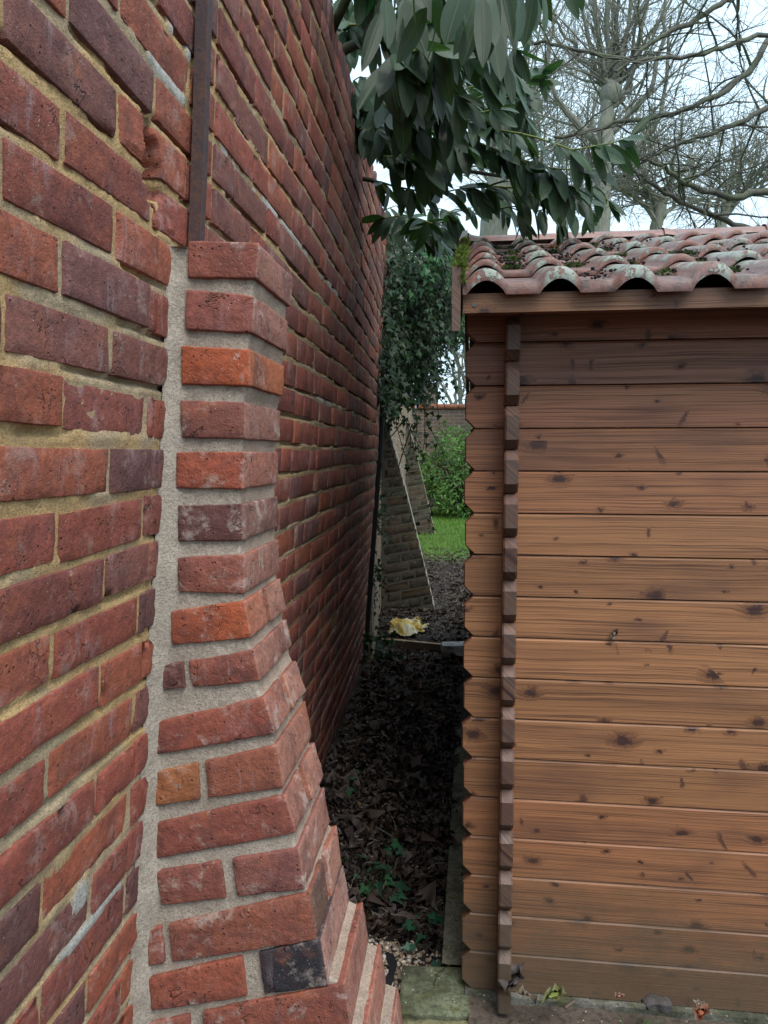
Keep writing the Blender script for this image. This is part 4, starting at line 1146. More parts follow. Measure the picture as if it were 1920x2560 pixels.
# dense dark mass over the wall top
for i in range(30):
    x, y = rng.uniform(860, 1190), rng.uniform(-120, 190)
    Yd = rng.uniform(1.9, 2.6)
    if x < 930 and y > 120: Yd += .5
    a = W(x, y, Yd)
    spray([a, a + np.array([rng.uniform(-.02, .10), rng.uniform(-.08, .04), rng.uniform(-.03, .03)]), a + np.array([rng.uniform(.0, .2), rng.uniform(-.14, .05), rng.uniform(-.10, .02)])], .0035, .002, .135, .018, 1.7)
for (x, y, Yd, L) in ((1200, -8, 1.50, .15), (1150, -30, 1.55, .15), (1190, 30, 1.6, .12), (1245, -20, 1.55, .14), (1310, -30, 1.75, .14), (1330, -20, 1.8, .13), (1360, -25, 1.8, .12), (1285, -40, 1.7, .13), (1420, -40, 1.9, .10), (1100, -20, 1.6, .14), (1060, 20, 1.65, .14), (1010, 40, 1.7, .14), (960, 30, 1.75, .14), (1235, 60, 1.6, .12), (1030, -40, 1.6, .13)):
    for j in range(2):
        put_leaf(W(x + rng.normal(0, 8), y - j * 40, Yd + j * .05), np.array([rng.normal(.1, .35), rng.normal(-.05, .25), -1.0]), L * rng.uniform(.80, .98))
for i in range(26):                                            # tight along the wall top
    y = rng.uniform(-60, 330); x = 800 + max(y, 0) * .275 + rng.uniform(4, 75)
    a = W(x, y, rng.uniform(2.75, 3.3))
    spray([a, a + np.array([rng.uniform(-.02, .05), -.03, .0]), a + np.array([rng.uniform(-.03, .1), -.08, rng.uniform(-.08, .0)])], .003, .0015, .13, .02, 1.6)
# lit foliage behind, to the right of the mass
for i in range(16):
    a = W(rng.uniform(1080, 1270), rng.uniform(170, 330), rng.uniform(2.8, 3.6))
    spray([a, a + np.array([rng.uniform(.02, .12), rng.uniform(-.1, .1), rng.uniform(-.03, .05)]), a + np.array([rng.uniform(.08, .22), rng.uniform(-.1, .1), rng.uniform(-.06, .08)])], .003, .0015, .11, .026, .8)
for i in range(8):
    a = W(rng.uniform(1180, 1480), rng.uniform(440, 530), rng.uniform(2.7, 3.1))
    spray([a, a + np.array([.06, rng.uniform(-.05, .05), .01]), a + np.array([rng.uniform(.08, .14), rng.uniform(-.05, .05), rng.uniform(-.05, .02)])], .003, .0015, .105, .026, 1.5)
for i in range(12):
    a = W(rng.uniform(960, 1130), rng.uniform(480, 610), rng.uniform(3.2, 4.0))
    spray([a, a + np.array([.06, rng.uniform(-.05, .05), .02]), a + np.array([rng.uniform(.08, .14), rng.uniform(-.05, .05), rng.uniform(-.05, .02)])], .003, .0015, .12, .026, 1.5)
LP, LD, LU, LS = map(np.array, (LP, LD, LU, LS))
cols = greens(len(LP), (0.010, 0.058, 0.021), .5, .18)
pickt = rng.integers(0, len(LAUREL), len(LP))
for k in range(len(LAUREL)):
    s_ = pickt == k
    scatter(ll, LAUREL[k], LP[s_], LD[s_], LU[s_], LS[s_], cols[s_], True, rng.uniform(.85, 1.15, s_.sum()))
ls.build('branches', M_STEM, lau)
for g1 in gs[:95]: g1.build('shoot', M_GSTEM, lau)
if gs[95:]:
    g2 = MB()
    for g1 in gs[95:]:
        for v_, q_ in zip(g1.v, g1.q): g2.add(v_, q_)
    g2.build('shoot', M_GSTEM, lau)['kind'] = 'stuff'
print('shoots', len(gs)); ll.build('leaves', M_LAUREL, lau)
print('laurel leaves', len(LP))

# --- ivy curtain over the further wall
ivy = thing('ivy', 'dense dark ivy curtain hanging over the wall between the leaning wall and the shed roof', 'ivy', (-0.1, 5.2, 0.2))
il, istm = MB(), MB()
IP, ID, IU, IS, IC = [], [], [], [], []
def ivy_leaf(p, size, light=False):
    d = np.array([rng.normal(.25, .5), rng.normal(-.25, .5), -0.8 + rng.normal(0, .4)])
    IP.append(p); ID.append(d); IU.append(np.array([rng.normal(.3, .5), -1 + rng.normal(0, .4), .5])); IS.append(size)
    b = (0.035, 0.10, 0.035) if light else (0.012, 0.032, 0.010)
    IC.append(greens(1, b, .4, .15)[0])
def ivy_strand(a, L, dirx=0.0, dense=.02, size=.05, curve=.3, r=.003, light=False):
    n = 14; q = [np.array(a, float)]
    v = np.array([dirx, 0, -1.0])
    for i in range(n - 1):
        v = v + rng.normal(0, curve * .35, 3) * np.array([1, 1, .3]); v[2] = min(v[2], -.3); v /= np.linalg.norm(v)
        q.append(q[-1] + v * L / n)
    q = np.array(q); istm.tube(q, np.linspace(r, r * .5, n), 4)
    s = 0
    while s < L:
        i = min(int(s / L * (n - 1)), n - 2)
        ivy_leaf(q[i] + (q[i + 1] - q[i]) * rng.random() + rng.normal(0, .02, 3), size * rng.uniform(.6, 1.25), light); s += dense * rng.uniform(.5, 1.6)
# the mass: strands dropping from the wall top and from shoots pushed out over the path
def lowlim(x):          # lower outline of the curtain (photo pixels)
    return np.interp(x, [955, 985, 1010, 1045, 1075, 1100, 1130, 1165], [1040, 1050, 1060, 1030, 960, 900, 850, 850])
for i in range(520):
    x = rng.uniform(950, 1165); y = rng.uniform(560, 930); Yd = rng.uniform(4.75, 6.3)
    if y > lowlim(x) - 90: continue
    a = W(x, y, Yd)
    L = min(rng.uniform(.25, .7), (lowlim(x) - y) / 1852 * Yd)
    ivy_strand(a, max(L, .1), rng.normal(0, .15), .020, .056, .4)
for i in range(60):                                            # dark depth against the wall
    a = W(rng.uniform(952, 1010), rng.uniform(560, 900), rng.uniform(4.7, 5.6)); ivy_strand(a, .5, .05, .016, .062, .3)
for i in range(55):                                            # over the end of the leaning wall
    a = W(rng.uniform(925, 985), rng.uniform(540, 940), rng.uniform(4.25, 4.6)); ivy_strand(a, rng.uniform(.2, .5), .05, .018, .055, .35)
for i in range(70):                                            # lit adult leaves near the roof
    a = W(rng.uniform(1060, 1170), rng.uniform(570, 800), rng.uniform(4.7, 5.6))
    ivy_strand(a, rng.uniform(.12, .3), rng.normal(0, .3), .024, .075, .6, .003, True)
for (x, y, Yd, L, dx) in ((1060, 1000, 5.2, .55, .02), (1062, 1010, 5.1, .40, 0), (990, 1040, 5.0, .42, .02), (1092, 1010, 5.2, .16, .2), (1040, 1040, 5.1, .40, .15), (1010, 1040, 5.0, .35, .35), (1045, 1120, 5.0, .3, .3), (1075, 1230, 5.1, .28, .02), (1030, 1060, 5.2, .30, .1), (985, 1030, 4.9, .2, -.2)):
    ivy_strand(W(x, y, Yd), L, dx, .030, .052, .25, .0035)
def bare(pts, r=.004):
    P = np.array(pts); n = 18; t0 = np.linspace(0, 1, len(P)); tt = np.linspace(0, 1, n)
    q = np.stack([np.interp(tt, t0, P[:, k]) for k in range(3)], 1) + np.cumsum(rng.normal(0, .002, (n, 3)), 0); istm.tube(q, np.linspace(r, r * .6, n), 5)
bare([W(1010, 1045, 5.0), W(985, 1080, 4.95), W(955, 1110, 4.9), W(945, 1130, 4.8), W(915, 1300, 4.5), W(890, 1330, 4.3)], .0045)
bare([W(1030, 1060, 5.1), W(1000, 1160, 5.0), W(975, 1240, 4.9), W(940, 1300, 4.8), W(918, 1330, 4.6)], .0045)
bare([W(990, 1020, 5.0), W(1030, 1075, 5.0), W(1055, 1130, 5.1)], .003)
bare([W(940, 1030, 4.8), W(970, 1020, 4.8), W(990, 1020, 4.8)], .003)
# runners climbing the foot of the wall past the pipe
for i in range(46):
    y = rng.uniform(1120, 1600); x = np.interp(y, [1120, 1250, 1400, 1600], [946, 945, 940, 925]) + rng.normal(0, 5 + (y - 1120) * .02)
    ivy_strand(W(x, y, rng.uniform(4.62, 4.95)), rng.uniform(.05, .12), rng.normal(0, .4), .022, .045, .6, .002)
for i in range(26):
    p = W(rng.uniform(900, 985), rng.uniform(1590, 1660), rng.uniform(4.3, 4.9)); ivy_strand(p + np.array([0, 0, .04]), .06, .3, .016, .055, .8, .002)
IP, ID, IU, IS, IC = map(np.array, (IP, ID, IU, IS, IC))
pk = rng.integers(0, 3, len(IP))
for k in range(3):
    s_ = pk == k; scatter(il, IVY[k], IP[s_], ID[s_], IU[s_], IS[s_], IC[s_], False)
istm.build('stems', M_STEM, ivy)['kind'] = 'stuff'; il.build('leaves', M_IVY, ivy)
print('ivy leaves', len(IP))

# --- young ivy on the path
def seedling(px, py, n, label):
    Yg = 2.0
    for _ in range(20):                         # walk the sight line onto the ground
        p = W(px, py, Yg); dz = p[2] - float(zg(p[0], p[1])); Yg += dz * 1.4
    p = W(px, py, Yg); p[2] = float(zg(p[0], p[1])) + .004
    root = thing('ivy_plant', label, 'ivy', tuple(p), 'young ivy plants on the dark path')
    mb, st = MB(), MB(); pos, dr, up, sz = [], [], [], []
    for i in range(n):
        a = rng.uniform(0, 6.28); r_ = rng.uniform(.01, .075); tip = p + np.array([math.cos(a) * r_, math.sin(a) * r_, rng.uniform(.012, .035)])
        st.tube([p, (p + tip) / 2 + np.array([0, 0, .015]), tip], [.0015, .0013, .001], 4)
        pos.append(tip); dr.append([math.cos(a), math.sin(a), rng.uniform(-.5, .1)]); up.append([rng.normal(0, .3), rng.normal(-.2, .3), 1]); sz.append(rng.uniform(.045, .08))
    scatter(mb, IVY[rng.integers(3)], np.array(pos), np.array(dr), np.array(up), np.array(sz), greens(n, (.022, .075, .035), .35), False)
    st.build('stems', M_STEM, root); mb.build('leaves', M_IVY, root)
for px, py, n, lb in ((957, 2130, 7, 'small ivy sprig alone on the dark middle of the path'), (935, 2205, 22, 'largest clump of young ivy, just above the patch of gravel'), (862, 2178, 4, 'tiny ivy sprig closest to the raking edge of the near buttress'),
                      (945, 2240, 9, 'low ivy sprig at the upper edge of the gravel patch'), (1075, 2345, 8, 'young ivy beside the edging beam, just behind the mossy slab'), (1085, 2385, 6, 'ivy seedling tucked into the corner between slab and edging beam'), (866, 1965, 4, 'little ivy sprig at the foot of the leaning wall behind the buttress')):
    seedling(px, py, n, lb)

# ------------------------------------------------------------------ leaf litter, gravel
def dead_tpl(seed, n=16):
    r2 = np.random.default_rng(seed)
    a = np.linspace(0, 2 * np.pi, n + 1)[:-1]
    rad = (.42 + .30 * np.cos(a) ** 2) * (1 + .16 * np.cos(5 * a) + .06 * np.cos(11 * a)) * r2.uniform(.75, 1.15, n)
    P = np.stack([rad * np.cos(a), rad * .8 * np.sin(a), r2.normal(.1, .13, n)], 1)
    mid = P * .5 * np.array([1, 1, .2]) + np.array([0, 0, -.02])
    V = np.vstack([[(0, 0, -.03)], mid, P])
    q = [(1 + i, 1 + (i + 1) % n, 1 + n + (i + 1) % n, 1 + n + i) for i in range(n)]
    t_ = [(0, 1 + (i + 1) % n, 1 + i) for i in range(n)]
    tri = [(a, b, c) for a, b, c, d in q] + [(a, c, d) for a, b, c, d in q]
    return V, np.array([(a, b, c) for a, b, c in tri] + [(a, c, b) for a, b, c in t_]), V * 10
DEAD = [dead_tpl(i) for i in range(6)]
def litter(n, xf, yr, size, cols_, name, label, cat, lift=.008, wild=.7):
    mb = MB(); Yv = rng.uniform(yr[1] ** -1.2, yr[0] ** -1.2, n) ** (-1 / 1.2) if yr[0] > 0 else rng.uniform(*yr, n)
    lo, hi = xf(Yv); X = lo + (hi - lo) * rng.random(n); Z = zg(X, Yv) + lift * rng.random(n)
    a = rng.uniform(0, 6.28, n)
    D_ = np.stack([np.cos(a), np.sin(a), rng.normal(0, .4 * wild, n)], 1); U2 = np.stack([rng.normal(0, .6 * wild, n), rng.normal(0, .6 * wild, n), np.ones(n)], 1)
    ci = rng.integers(0, len(cols_), n); c = np.array(cols_)[ci] * rng.uniform(.45, 1.1, (n, 1)); c = np.concatenate([c, rng.random((n, 1))], 1)
    s = size * rng.uniform(.45, 1.25, n); pk = rng.integers(0, 6, n)
    for k in range(6):
        m_ = pk == k; scatter(mb, DEAD[k], np.stack([X, Yv, Z], 1)[m_], D_[m_], U2[m_], s[m_], c[m_], False)
    return tag(mb.build(name, M_DEAD), label, cat, None, 'stuff')
wallx = lambda y: y * math.tan(YAW) - 0.53 - .02 * np.clip(y - 2, 0, 3)
shedx = lambda y: np.where(y < 4.9, -0.08 + y * math.tan(SY), 1.6)
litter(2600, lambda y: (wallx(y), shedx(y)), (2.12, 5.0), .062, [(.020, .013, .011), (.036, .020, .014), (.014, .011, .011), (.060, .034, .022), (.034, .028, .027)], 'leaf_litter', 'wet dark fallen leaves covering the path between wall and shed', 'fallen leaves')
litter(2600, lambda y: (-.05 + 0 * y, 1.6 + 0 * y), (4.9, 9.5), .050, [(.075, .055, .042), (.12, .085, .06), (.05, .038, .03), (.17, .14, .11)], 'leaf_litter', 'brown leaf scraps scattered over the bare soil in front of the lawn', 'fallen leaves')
litter(110, lambda y: (wallx(y), shedx(y)), (2.15, 4.6), .115, [(.060, .036, .026), (.085, .050, .034), (.050, .042, .040), (.10, .075, .055)], 'leaf_litter', 'larger curled brown leaves lying on top of the wet path litter', 'fallen leaves', .02, 1.0)
# twigs and stalks in the litter
mb = MB()
for i in range(420):
    y = rng.uniform(1.95, 6.5); x = rng.uniform(float(wallx(y)), float(shedx(y)) if y < 4.9 else 1.0); a = rng.uniform(0, 6.28); L = rng.uniform(.02, .11)
    p = np.array([x, y, float(zg(x, y)) + rng.uniform(.004, .03)]); d_ = np.array([math.cos(a), math.sin(a), rng.normal(0, .15)]) * L
    mb.tube([p, p + d_ * .5 + rng.normal(0, .006, 3), p + d_], [.0018, .0015, .001], 4)
tag(mb.build('fallen_twigs', simple('pale_twig', (.26, .21, .16), .7, 30, .6)), 'scattered thin twigs and stalks lying among the wet leaves', 'twigs', None, 'stuff')
# gravel
gv = MB(); L_, Q_ = rbox_tpl(2, 2, 2)
Vg = (L_ - 1.0); Vg = Vg / np.linalg.norm(Vg, axis=1)[:, None]
n = 2300
cx_ = np.concatenate([rng.normal(0.02, .075, 1300), rng.uniform(-.22, .16, 1000)]); cy_ = np.concatenate([rng.normal(2.07, .17, 1300), rng.uniform(1.75, 3.0, 1000)])
for i in range(n):
    x, y = cx_[i], cy_[i]
    if y > 1.72 and x > 0.05 and y < 2.0: continue
    if x > shedx(y): continue
    s = rng.uniform(.0025, .0085) * np.array([1, rng.uniform(.6, 1), rng.uniform(.45, .8)])
    a = rng.uniform(0, 6.28); V = Vg * s * rng.uniform(.8, 1.2, (len(Vg), 1)); V = np.stack([V[:, 0] * math.cos(a) - V[:, 1] * math.sin(a), V[:, 0] * math.sin(a) + V[:, 1] * math.cos(a), V[:, 2]], 1)
    c = np.array([(.38, .31, .23), (.2, .15, .11), (.5, .44, .36), (.28, .19, .13), (.62, .57, .5)][rng.choice(5, p=[.3, .3, .15, .2, .05])]) * rng.uniform(.6, 1.1)
    gv.add(V + np.array([x, y, float(zg(x, y)) + .003]), Q_, None, tuple(c) + (0,))
tag(gv.build('gravel', simple('flint_gravel', (.3, .25, .2), .75, 90, .5, (.08, .06, .045), .001, .3, True), None, False), 'pale brown flint gravel at the near end of the path', 'gravel', None, 'stuff')

# single leaves and scraps one can point to
def one_leaf(px, py, size, col, label, name='fallen_leaf', flat=.3, zoff=.006, Y=None, tpl=None, matr=None):
    if Y is None:
        Y = 2.0
        for _ in range(20): p = W(px, py, Y); Y += (p[2] - float(zg(p[0], p[1]))) * 1.3
    p = W(px, py, Y); 
    mb = MB(); a = rng.uniform(0, 6.28)
    scatter(mb, tpl or DEAD[rng.integers(6)], np.array([p + np.array([0, 0, zoff])]), np.array([[math.cos(a), math.sin(a), 0]]), np.array([[rng.normal(0, flat), -.2 + rng.normal(0, flat), 1]]), np.array([size]), np.array([tuple(col) + (.5,)]), False)
    return tag(mb.build(name, matr or M_DEAD), label, 'leaf')
one_leaf(879, 2014, .042, (.42, .22, .045), 'single yellow ochre leaf on the dark leaf litter beside the buttress')
one_leaf(975, 2150, .10, (.065, .052, .05), 'long curled grey brown leaf lying across the middle of the dark path')
one_leaf(992, 2240, .075, (.17, .115, .095), 'pinkish brown curled leaf at the top of the gravel patch', flat=.5)
one_leaf(905, 2290, .085, (.15, .06, .035), 'red brown leaf half hidden behind the stepped foot of the buttress', flat=.4)
one_leaf(925, 2412, .055, (.16, .085, .045), 'tan leaf on the gravel beside the stepped buttress foot')
one_leaf(1385, 2497, .050, (.17, .21, .05), 'pale green leaf lying on the soil below the shed wall', Y=1.775, zoff=.012, flat=.2)
one_leaf(1752, 2542, .040, (.26, .085, .035), 'orange brown leaf on the soil at the right, under the shed wall', Y=1.66, zoff=.012)
one_leaf(1748, 2524, .022, (.42, .36, .27), 'small cream scrap of leaf above the orange brown leaf', Y=1.70, zoff=.015)
one_leaf(1548, 2500, .018, (.30, .13, .09), 'small pink leaf scrap under the middle of the shed wall', Y=1.75, zoff=.012)
one_leaf(1286, 2468, .085, (.07, .06, .066), 'large dark crumpled leaf leaning against the shed corner post', Y=1.79, zoff=.022, flat=.7)
one_leaf(1315, 2500, .05, (.20, .15, .10), 'tan crumpled leaf under the dark leaf by the shed corner post', Y=1.77, zoff=.012, flat=.6)
p_ = Sp(np.array([0.355, 1.894, 0.985])); mb = MB()
scatter(mb, DEAD[2], np.array([p_]), np.array([[.5, 0, .8]]), np.array([[-.1, -1, .1]]), np.array([.022]), np.array([(.20, .15, .11, .5)]), False)
mb.tube([p_, p_ + np.array([.006, 0, -.02]), p_ + np.array([.016, .002, -.052])], [.0008, .0008, .0006], 4, (.2, .15, .1, 0))
tag(mb.build('fallen_leaf', M_DEAD), 'tiny dry leaf with a dangling stalk stuck on the shed boards', 'leaf')
# weed membrane showing as a black strip in the gravel
mb = MB(); A, B_ = np.meshgrid(np.linspace(0, 1, 14), np.linspace(0, 1, 40)); P3 = np.stack([A, B_, A * 0], -1)
pc = np.array([W(972 + 10 * math.sin(v * 7), 2360 + v * 165, 2.06 - v * .24) for v in np.linspace(0, 1, 40)])
X = pc[:, 0][:, None] + (A - .5) * (.012 + .032 * fbm(P3 * [0, 3, 0], 2, 61)); Y = np.broadcast_to(pc[:, 1][:, None], X.shape)
mb.grid(np.stack([X, Y, zg(X, Y) + .008 + .006 * fbm(P3, 8, 62)], -1))
tag(mb.build('weed_membrane', simple('black_membrane', (.006, .006, .008), .8, 50, .3)), 'torn strip of black weed membrane showing through the gravel beside the slabs', 'membrane')
# grass tufts at the foot of the shed wall
def tuft(px, py, Y, n, h, label):
    p = W(px, py, Y); root = p.copy(); root[2] = -.012
    mb = MB()
    for i in range(n):
        a = rng.uniform(0, 6.28); L = h * rng.uniform(.5, 1.2); b = root + np.array([rng.normal(0, .008), rng.normal(0, .008), 0]); o = np.array([math.cos(a), math.sin(a), 0])
        w = np.array([-o[1], o[0], 0]) * .0016; mid = b + o * L * .3 + np.array([0, 0, L * .6]); tip = b + o * L * .8 + np.array([0, 0, L * .75])
        mb.add([b - w, b + w, mid + w * .8, mid - w * .8, tip], [(0, 1, 2, 3)], [(3, 2, 4)], greens(1, (.06, .14, .045), .3)[0])
    return tag(mb.build('grass_tuft', M_GRASS), label, 'grass tuft', 'grass tufts below the shed wall')
tuft(1590, 2545, 1.70, 16, .06, 'short grass tuft left of the middle under the shed wall'); tuft(1665, 2545, 1.70, 18, .065, 'grass tuft under the shed wall beside the dark stone'); tuft(1490, 2555, 1.68, 8, .03, 'smallest sparse grass tuft below the shed wall')
st = MB(); V, Q = rbox((.075, .05, .035), (7, 5, 4), .012, 99, .008, .02); p = W(1640, 2508, 1.735); st.add(V + p, Q, None, (.1, .1, .1, 0))
tag(st.build('stone', simple('dark_stone', (.09, .08, .078), .85, 60, .6, (.03, .025, .022), .004)), 'dark grey stone on the soil below the shed wall', 'stone')
tw = MB(); tw.tube([W(1412, 2520, 1.72), W(1436, 2508, 1.74) + np.array([0, 0, .006])], [.004, .003], 5); tag(tw.build('twig', simple('brown_twig', (.12, .085, .065), .8)), 'short thick broken twig beside the pale green leaf', 'twig')
tw = MB(); tw.tube([W(1085, 2462, 1.9), W(1092, 2435, 1.93), W(1110, 2422, 1.95), W(1125, 2412, 1.96)], [.0018, .0018, .0015, .001], 5); tag(tw.build('twig', M_STEM), 'thin curved black twig on the mossy slab', 'twig')
tw = MB(); tw.tube([W(848, 2228, 2.3), W(868, 2232, 2.3), W(892, 2238, 2.28)], [.005, .005, .003], 5); tag(tw.build('twig', simple('grey_twig', (.13, .10, .07), .8)), 'straight grey stick pointing out beside the buttress', 'twig')

# ------------------------------------------------------------------ moss on the roof and barge board
def moss(mb, c, rad, n, flat=.5, size=.008, base=(.16, .20, .03)):
    P = rng.normal(0, 1, (n, 3)); P /= np.linalg.norm(P, axis=1)[:, None]; P[:, 2] = np.abs(P[:, 2]) * flat
    pos = np.array(c) + P * np.array(rad) * rng.uniform(.5, 1, (n, 1))
    d_ = P + rng.normal(0, .5, (n, 3)) + np.array([0, 0, .4])
    tri = (np.array([(0, -.16, 0), (0, .16, 0), (1, 0, 0)], float), np.array([(0, 1, 2)]), np.zeros((3, 3)))
    scatter(mb, tri, pos, d_, rng.normal(0, 1, (n, 3)), rng.uniform(.5, 1.3, n) * size, greens(n, base, .45), False)
mb = MB()
for s_, dz in ((1.715, .05), (1.77, .055), (1.90, .06), (2.1, .06), (2.15, .06), (2.5, .065)):
    moss(mb, Sp(np.array([-0.036, s_, roofz(s_) + dz])), (.014, .035, .016), 420, .8, .011)
moss(mb, Sp(np.array([-0.030, 1.700, roofz(1.70) + .02])), (.007, .012, .035), 300, 1, .009)
tag(mb.build('moss', M_GRASS), 'bright yellow green moss cushions along the top of the grey barge board', 'moss', None, 'stuff')
mb = MB(); dk = MB()
for i in range(70):
    j = rng.integers(0, 7); a = 0.105 + j * WPI + rng.normal(0, .02); s_ = rng.uniform(1.73, 3.0)
    if j > 3 and rng.random() < .6: continue
    fr = ((s_ - 1.70) % .272) / .272
    z = roofz(s_) + .020 * (1 - fr) + .004
    if rng.random() < .6: moss(mb, Sp(np.array([a, s_, z])), (.024, .022, .010), 160, .8, .010, (.06, .085, .022))
    for _ in range(16):
        p = Sp(np.array([a + rng.normal(0, .025), s_ + rng.normal(0, .03), z + rng.uniform(0, .006)]))
        V = Vg * rng.uniform(.002, .0055); dk.add(V * np.array([1, 1.2, .8]) + p, Q_, None, (.02, .017, .02, 0))
    for _ in range(3):
        p = Sp(np.array([a + rng.normal(0, .025), s_ + rng.normal(0, .03), z + .006])); d_ = rng.normal(0, .02, 3) * np.array([1, 1, .2]); dk.tube([p, p + d_ * .5 + [0, 0, .003], p + d_], [.001, .001, .0008], 4, (.03, .022, .02, 0))
tag(mb.build('moss', M_GRASS), 'small dull green moss tufts in the troughs of the red roof tiles', 'moss', None, 'stuff')
tag(dk.build('roof_debris', simple('debris', (.02, .017, .018), .7, 60, .3, attr=True)), 'black berries and dark scraps lying in the roof tile troughs', 'debris', None, 'stuff')
one_leaf(1385, 625, .04, (.22, .12, .045), 'brown dead leaf caught on the roof tiles near the ridge', Y=2.55, zoff=.01)

# ------------------------------------------------------------------ shrub, lawn
shr = thing('evergreen_shrub', 'bright green bushy shrub standing on the lawn in front of the far brick wall', 'shrub', (1.55, 14.2, 0.2))
mb, st = MB(), MB()
pos, dr, up = [], [], []
for i in range(620):
    u = rng.normal(0, 1, 3); u /= np.linalg.norm(u); r_ = rng.uniform(.55, 1) ** .5
    c = np.array([1.6, 14.3, .98]); p = c + u * np.array([.95, .75, .86]) * r_ * (1 + .22 * math.sin(u[0] * 7 + u[2] * 5))
    if p[2] < .2: p[2] = .25
    for k in range(11):
        a = rng.normal(0, .11, 3); pos.append(p + a); dr.append(u + rng.normal(0, .8, 3)); up.append(u + np.array([0, 0, .7]) + rng.normal(0, .3, 3))
    if i % 14 == 0: st.tube([(1.6, 14.3, .15), (c + p) / 2 + rng.normal(0, .05, 3), p], [.015, .01, .004], 4)
n = len(pos); pos = np.array(pos)
LV = leaf_tpl(2, .42, .12, .2)
cl = greens(n, (.09, .25, .05), .4, .15); tipb = rng.random(n) < .22; cl[tipb, :3] *= np.array([2.3, 1.7, 1.1])
scatter(mb, LV, pos, np.array(dr), np.array(up), rng.uniform(.06, .11, n), cl, True)
st.build('stems', M_STEM, shr); mb.build('leaves', M_SHRUB, shr)
mb = MB(); n = 26000
Yv = rng.uniform(8.0, 16.2, n); X = rng.uniform(.2, 3.2, n); keep = rng.random(n) < smooth(8.0, 9.6, Yv + (fbm(np.stack([X, Yv, X * 0], -1), 1.6, 71) - .5) * 2.2); Yv, X = Yv[keep], X[keep]; n = len(X)
b = np.stack([X, Yv, zg(X, Yv)], 1); a = rng.uniform(0, 6.28, n); L = rng.uniform(.03, .075, n); o = np.stack([np.cos(a), np.sin(a), a * 0], 1); w = np.stack([-np.sin(a), np.cos(a), a * 0], 1) * .004
V = np.stack([b - w, b + w, b + o * L[:, None] * .5 + np.stack([a * 0, a * 0, L], 1)], 1).reshape(-1, 3)
mb.add(V, None, np.arange(3 * n).reshape(-1, 3), np.repeat(greens(n, (.19, .38, .06), .35), 3, 0))
tag(mb.build('lawn_grass', M_GRASS), 'short bright green grass of the lawn in front of the shrub', 'grass', None, 'stuff')

# ------------------------------------------------------------------ bare trees
def grow(mb, p, d, L, r, depth, spread=.5, upb=.15, kids=(3, 5), droop=0.0, nseg=7, wig=.12, minr=.003):
    n = nseg; q = [np.array(p, float)]; d = np.array(d, float); d /= np.linalg.norm(d); dirs = [d]
    for i in range(n - 1):
        d = d + rng.normal(0, wig, 3) + np.array([0, 0, upb * .25 - droop * .2]); d /= np.linalg.norm(d); q.append(q[-1] + d * L / (n - 1)); dirs.append(d)
    q = np.array(q); r1 = max(r * .35, minr)
    mb.tube(q, np.linspace(r, r1, n), 6 if r > .04 else (4 if r > .012 else 3))
    if depth <= 0: return
    for k in range(rng.integers(kids[0], kids[1] + 1)):
        tpos = rng.uniform(.25, .98); i = min(int(tpos * (n - 1)), n - 2); base = q[i] + (q[i + 1] - q[i]) * (tpos * (n - 1) - i)
        rr = (r + (r1 - r) * tpos) * rng.uniform(.45, .7)
        nd = dirs[i] + rng.normal(0, spread, 3); nd[1] *= .8
        grow(mb, base, nd, L * rng.uniform(.4, .68), max(rr, minr), depth - 1, spread, upb, kids, droop, max(4, nseg - 1), wig * 1.15, minr)
def path(mb, pts, r0, r1, n=22, wig=.02, sides=6):
    P = np.array(pts, float); t0 = np.linspace(0, 1, len(P)); tt = np.linspace(0, 1, n)
    q = np.stack([np.interp(tt, t0, P[:, k]) for k in range(3)], 1)
    q[1:-1] = (q[:-2] + 2 * q[1:-1] + q[2:]) / 4; q[1:-1] += rng.normal(0, wig, (n - 2, 3)); r_ = np.linspace(r0, r1, n)
    mb.tube(q, r_ * rng.uniform(.92, 1.08, n), sides); return q, r_
def feathers(mb, q, r_, n, Lr, dirf, depth=2, spread=.45, upb=.1, kids=(3, 5), droop=0, wig=.14, minr=.0028):
    for i in range(n):
        k = rng.integers(2, len(q) - 1); d = dirf(); grow(mb, q[k], d, rng.uniform(*Lr), min(r_[k] * .5, .03), depth, spread, upb, kids, droop, 6, wig, minr)
# tree 1: pollarded, many straight shoots
t1 = thing('bare_tree', 'bare pollarded tree with one straight trunk, swollen knob and upright shoots behind the roof', 'tree', (*W(1505, 590, 13)[:2], 0.2), 'leafless trees behind the shed')
tk, cw = MB(), MB()
b = W(1500, 590, 13); b0 = b.copy(); b0[2] = .1
q, r_ = path(tk, [b0, b, W(1512, 400, 13), W(1520, 280, 13), W(1525, 215, 13)], .17, .105, 24, .012, 9)
tk.tube([W(1526, 262, 13), W(1526, 245, 13), W(1526, 222, 13), W(1524, 200, 13)], [.11, .17, .18, .07], 9)
tips = [(1515, -260, 13, .10), (1470, -150, 12.6, .06), (1560, -200, 13.2, .065), (1420, -80, 13, .05), (1600, -150, 12.7, .06), (1650, -120, 13, .05), (1380, 40, 13, .04), (1540, -250, 13.5, .05), (1700, -50, 13, .045)]
for x, y, Yd, rr in tips:
    q, r_ = path(cw, [W(1524, 230, 13), W(1524 + (x - 1524) * .35, 160, (13 + Yd) / 2), W(x, y, Yd)], rr, .018, 16, .03, 6)
    feathers(cw, q, r_, 8, (.7, 1.8), lambda: np.array([rng.normal(0, .7), rng.normal(0, .5), rng.uniform(.3, 1.2)]), 2, .45, .25)
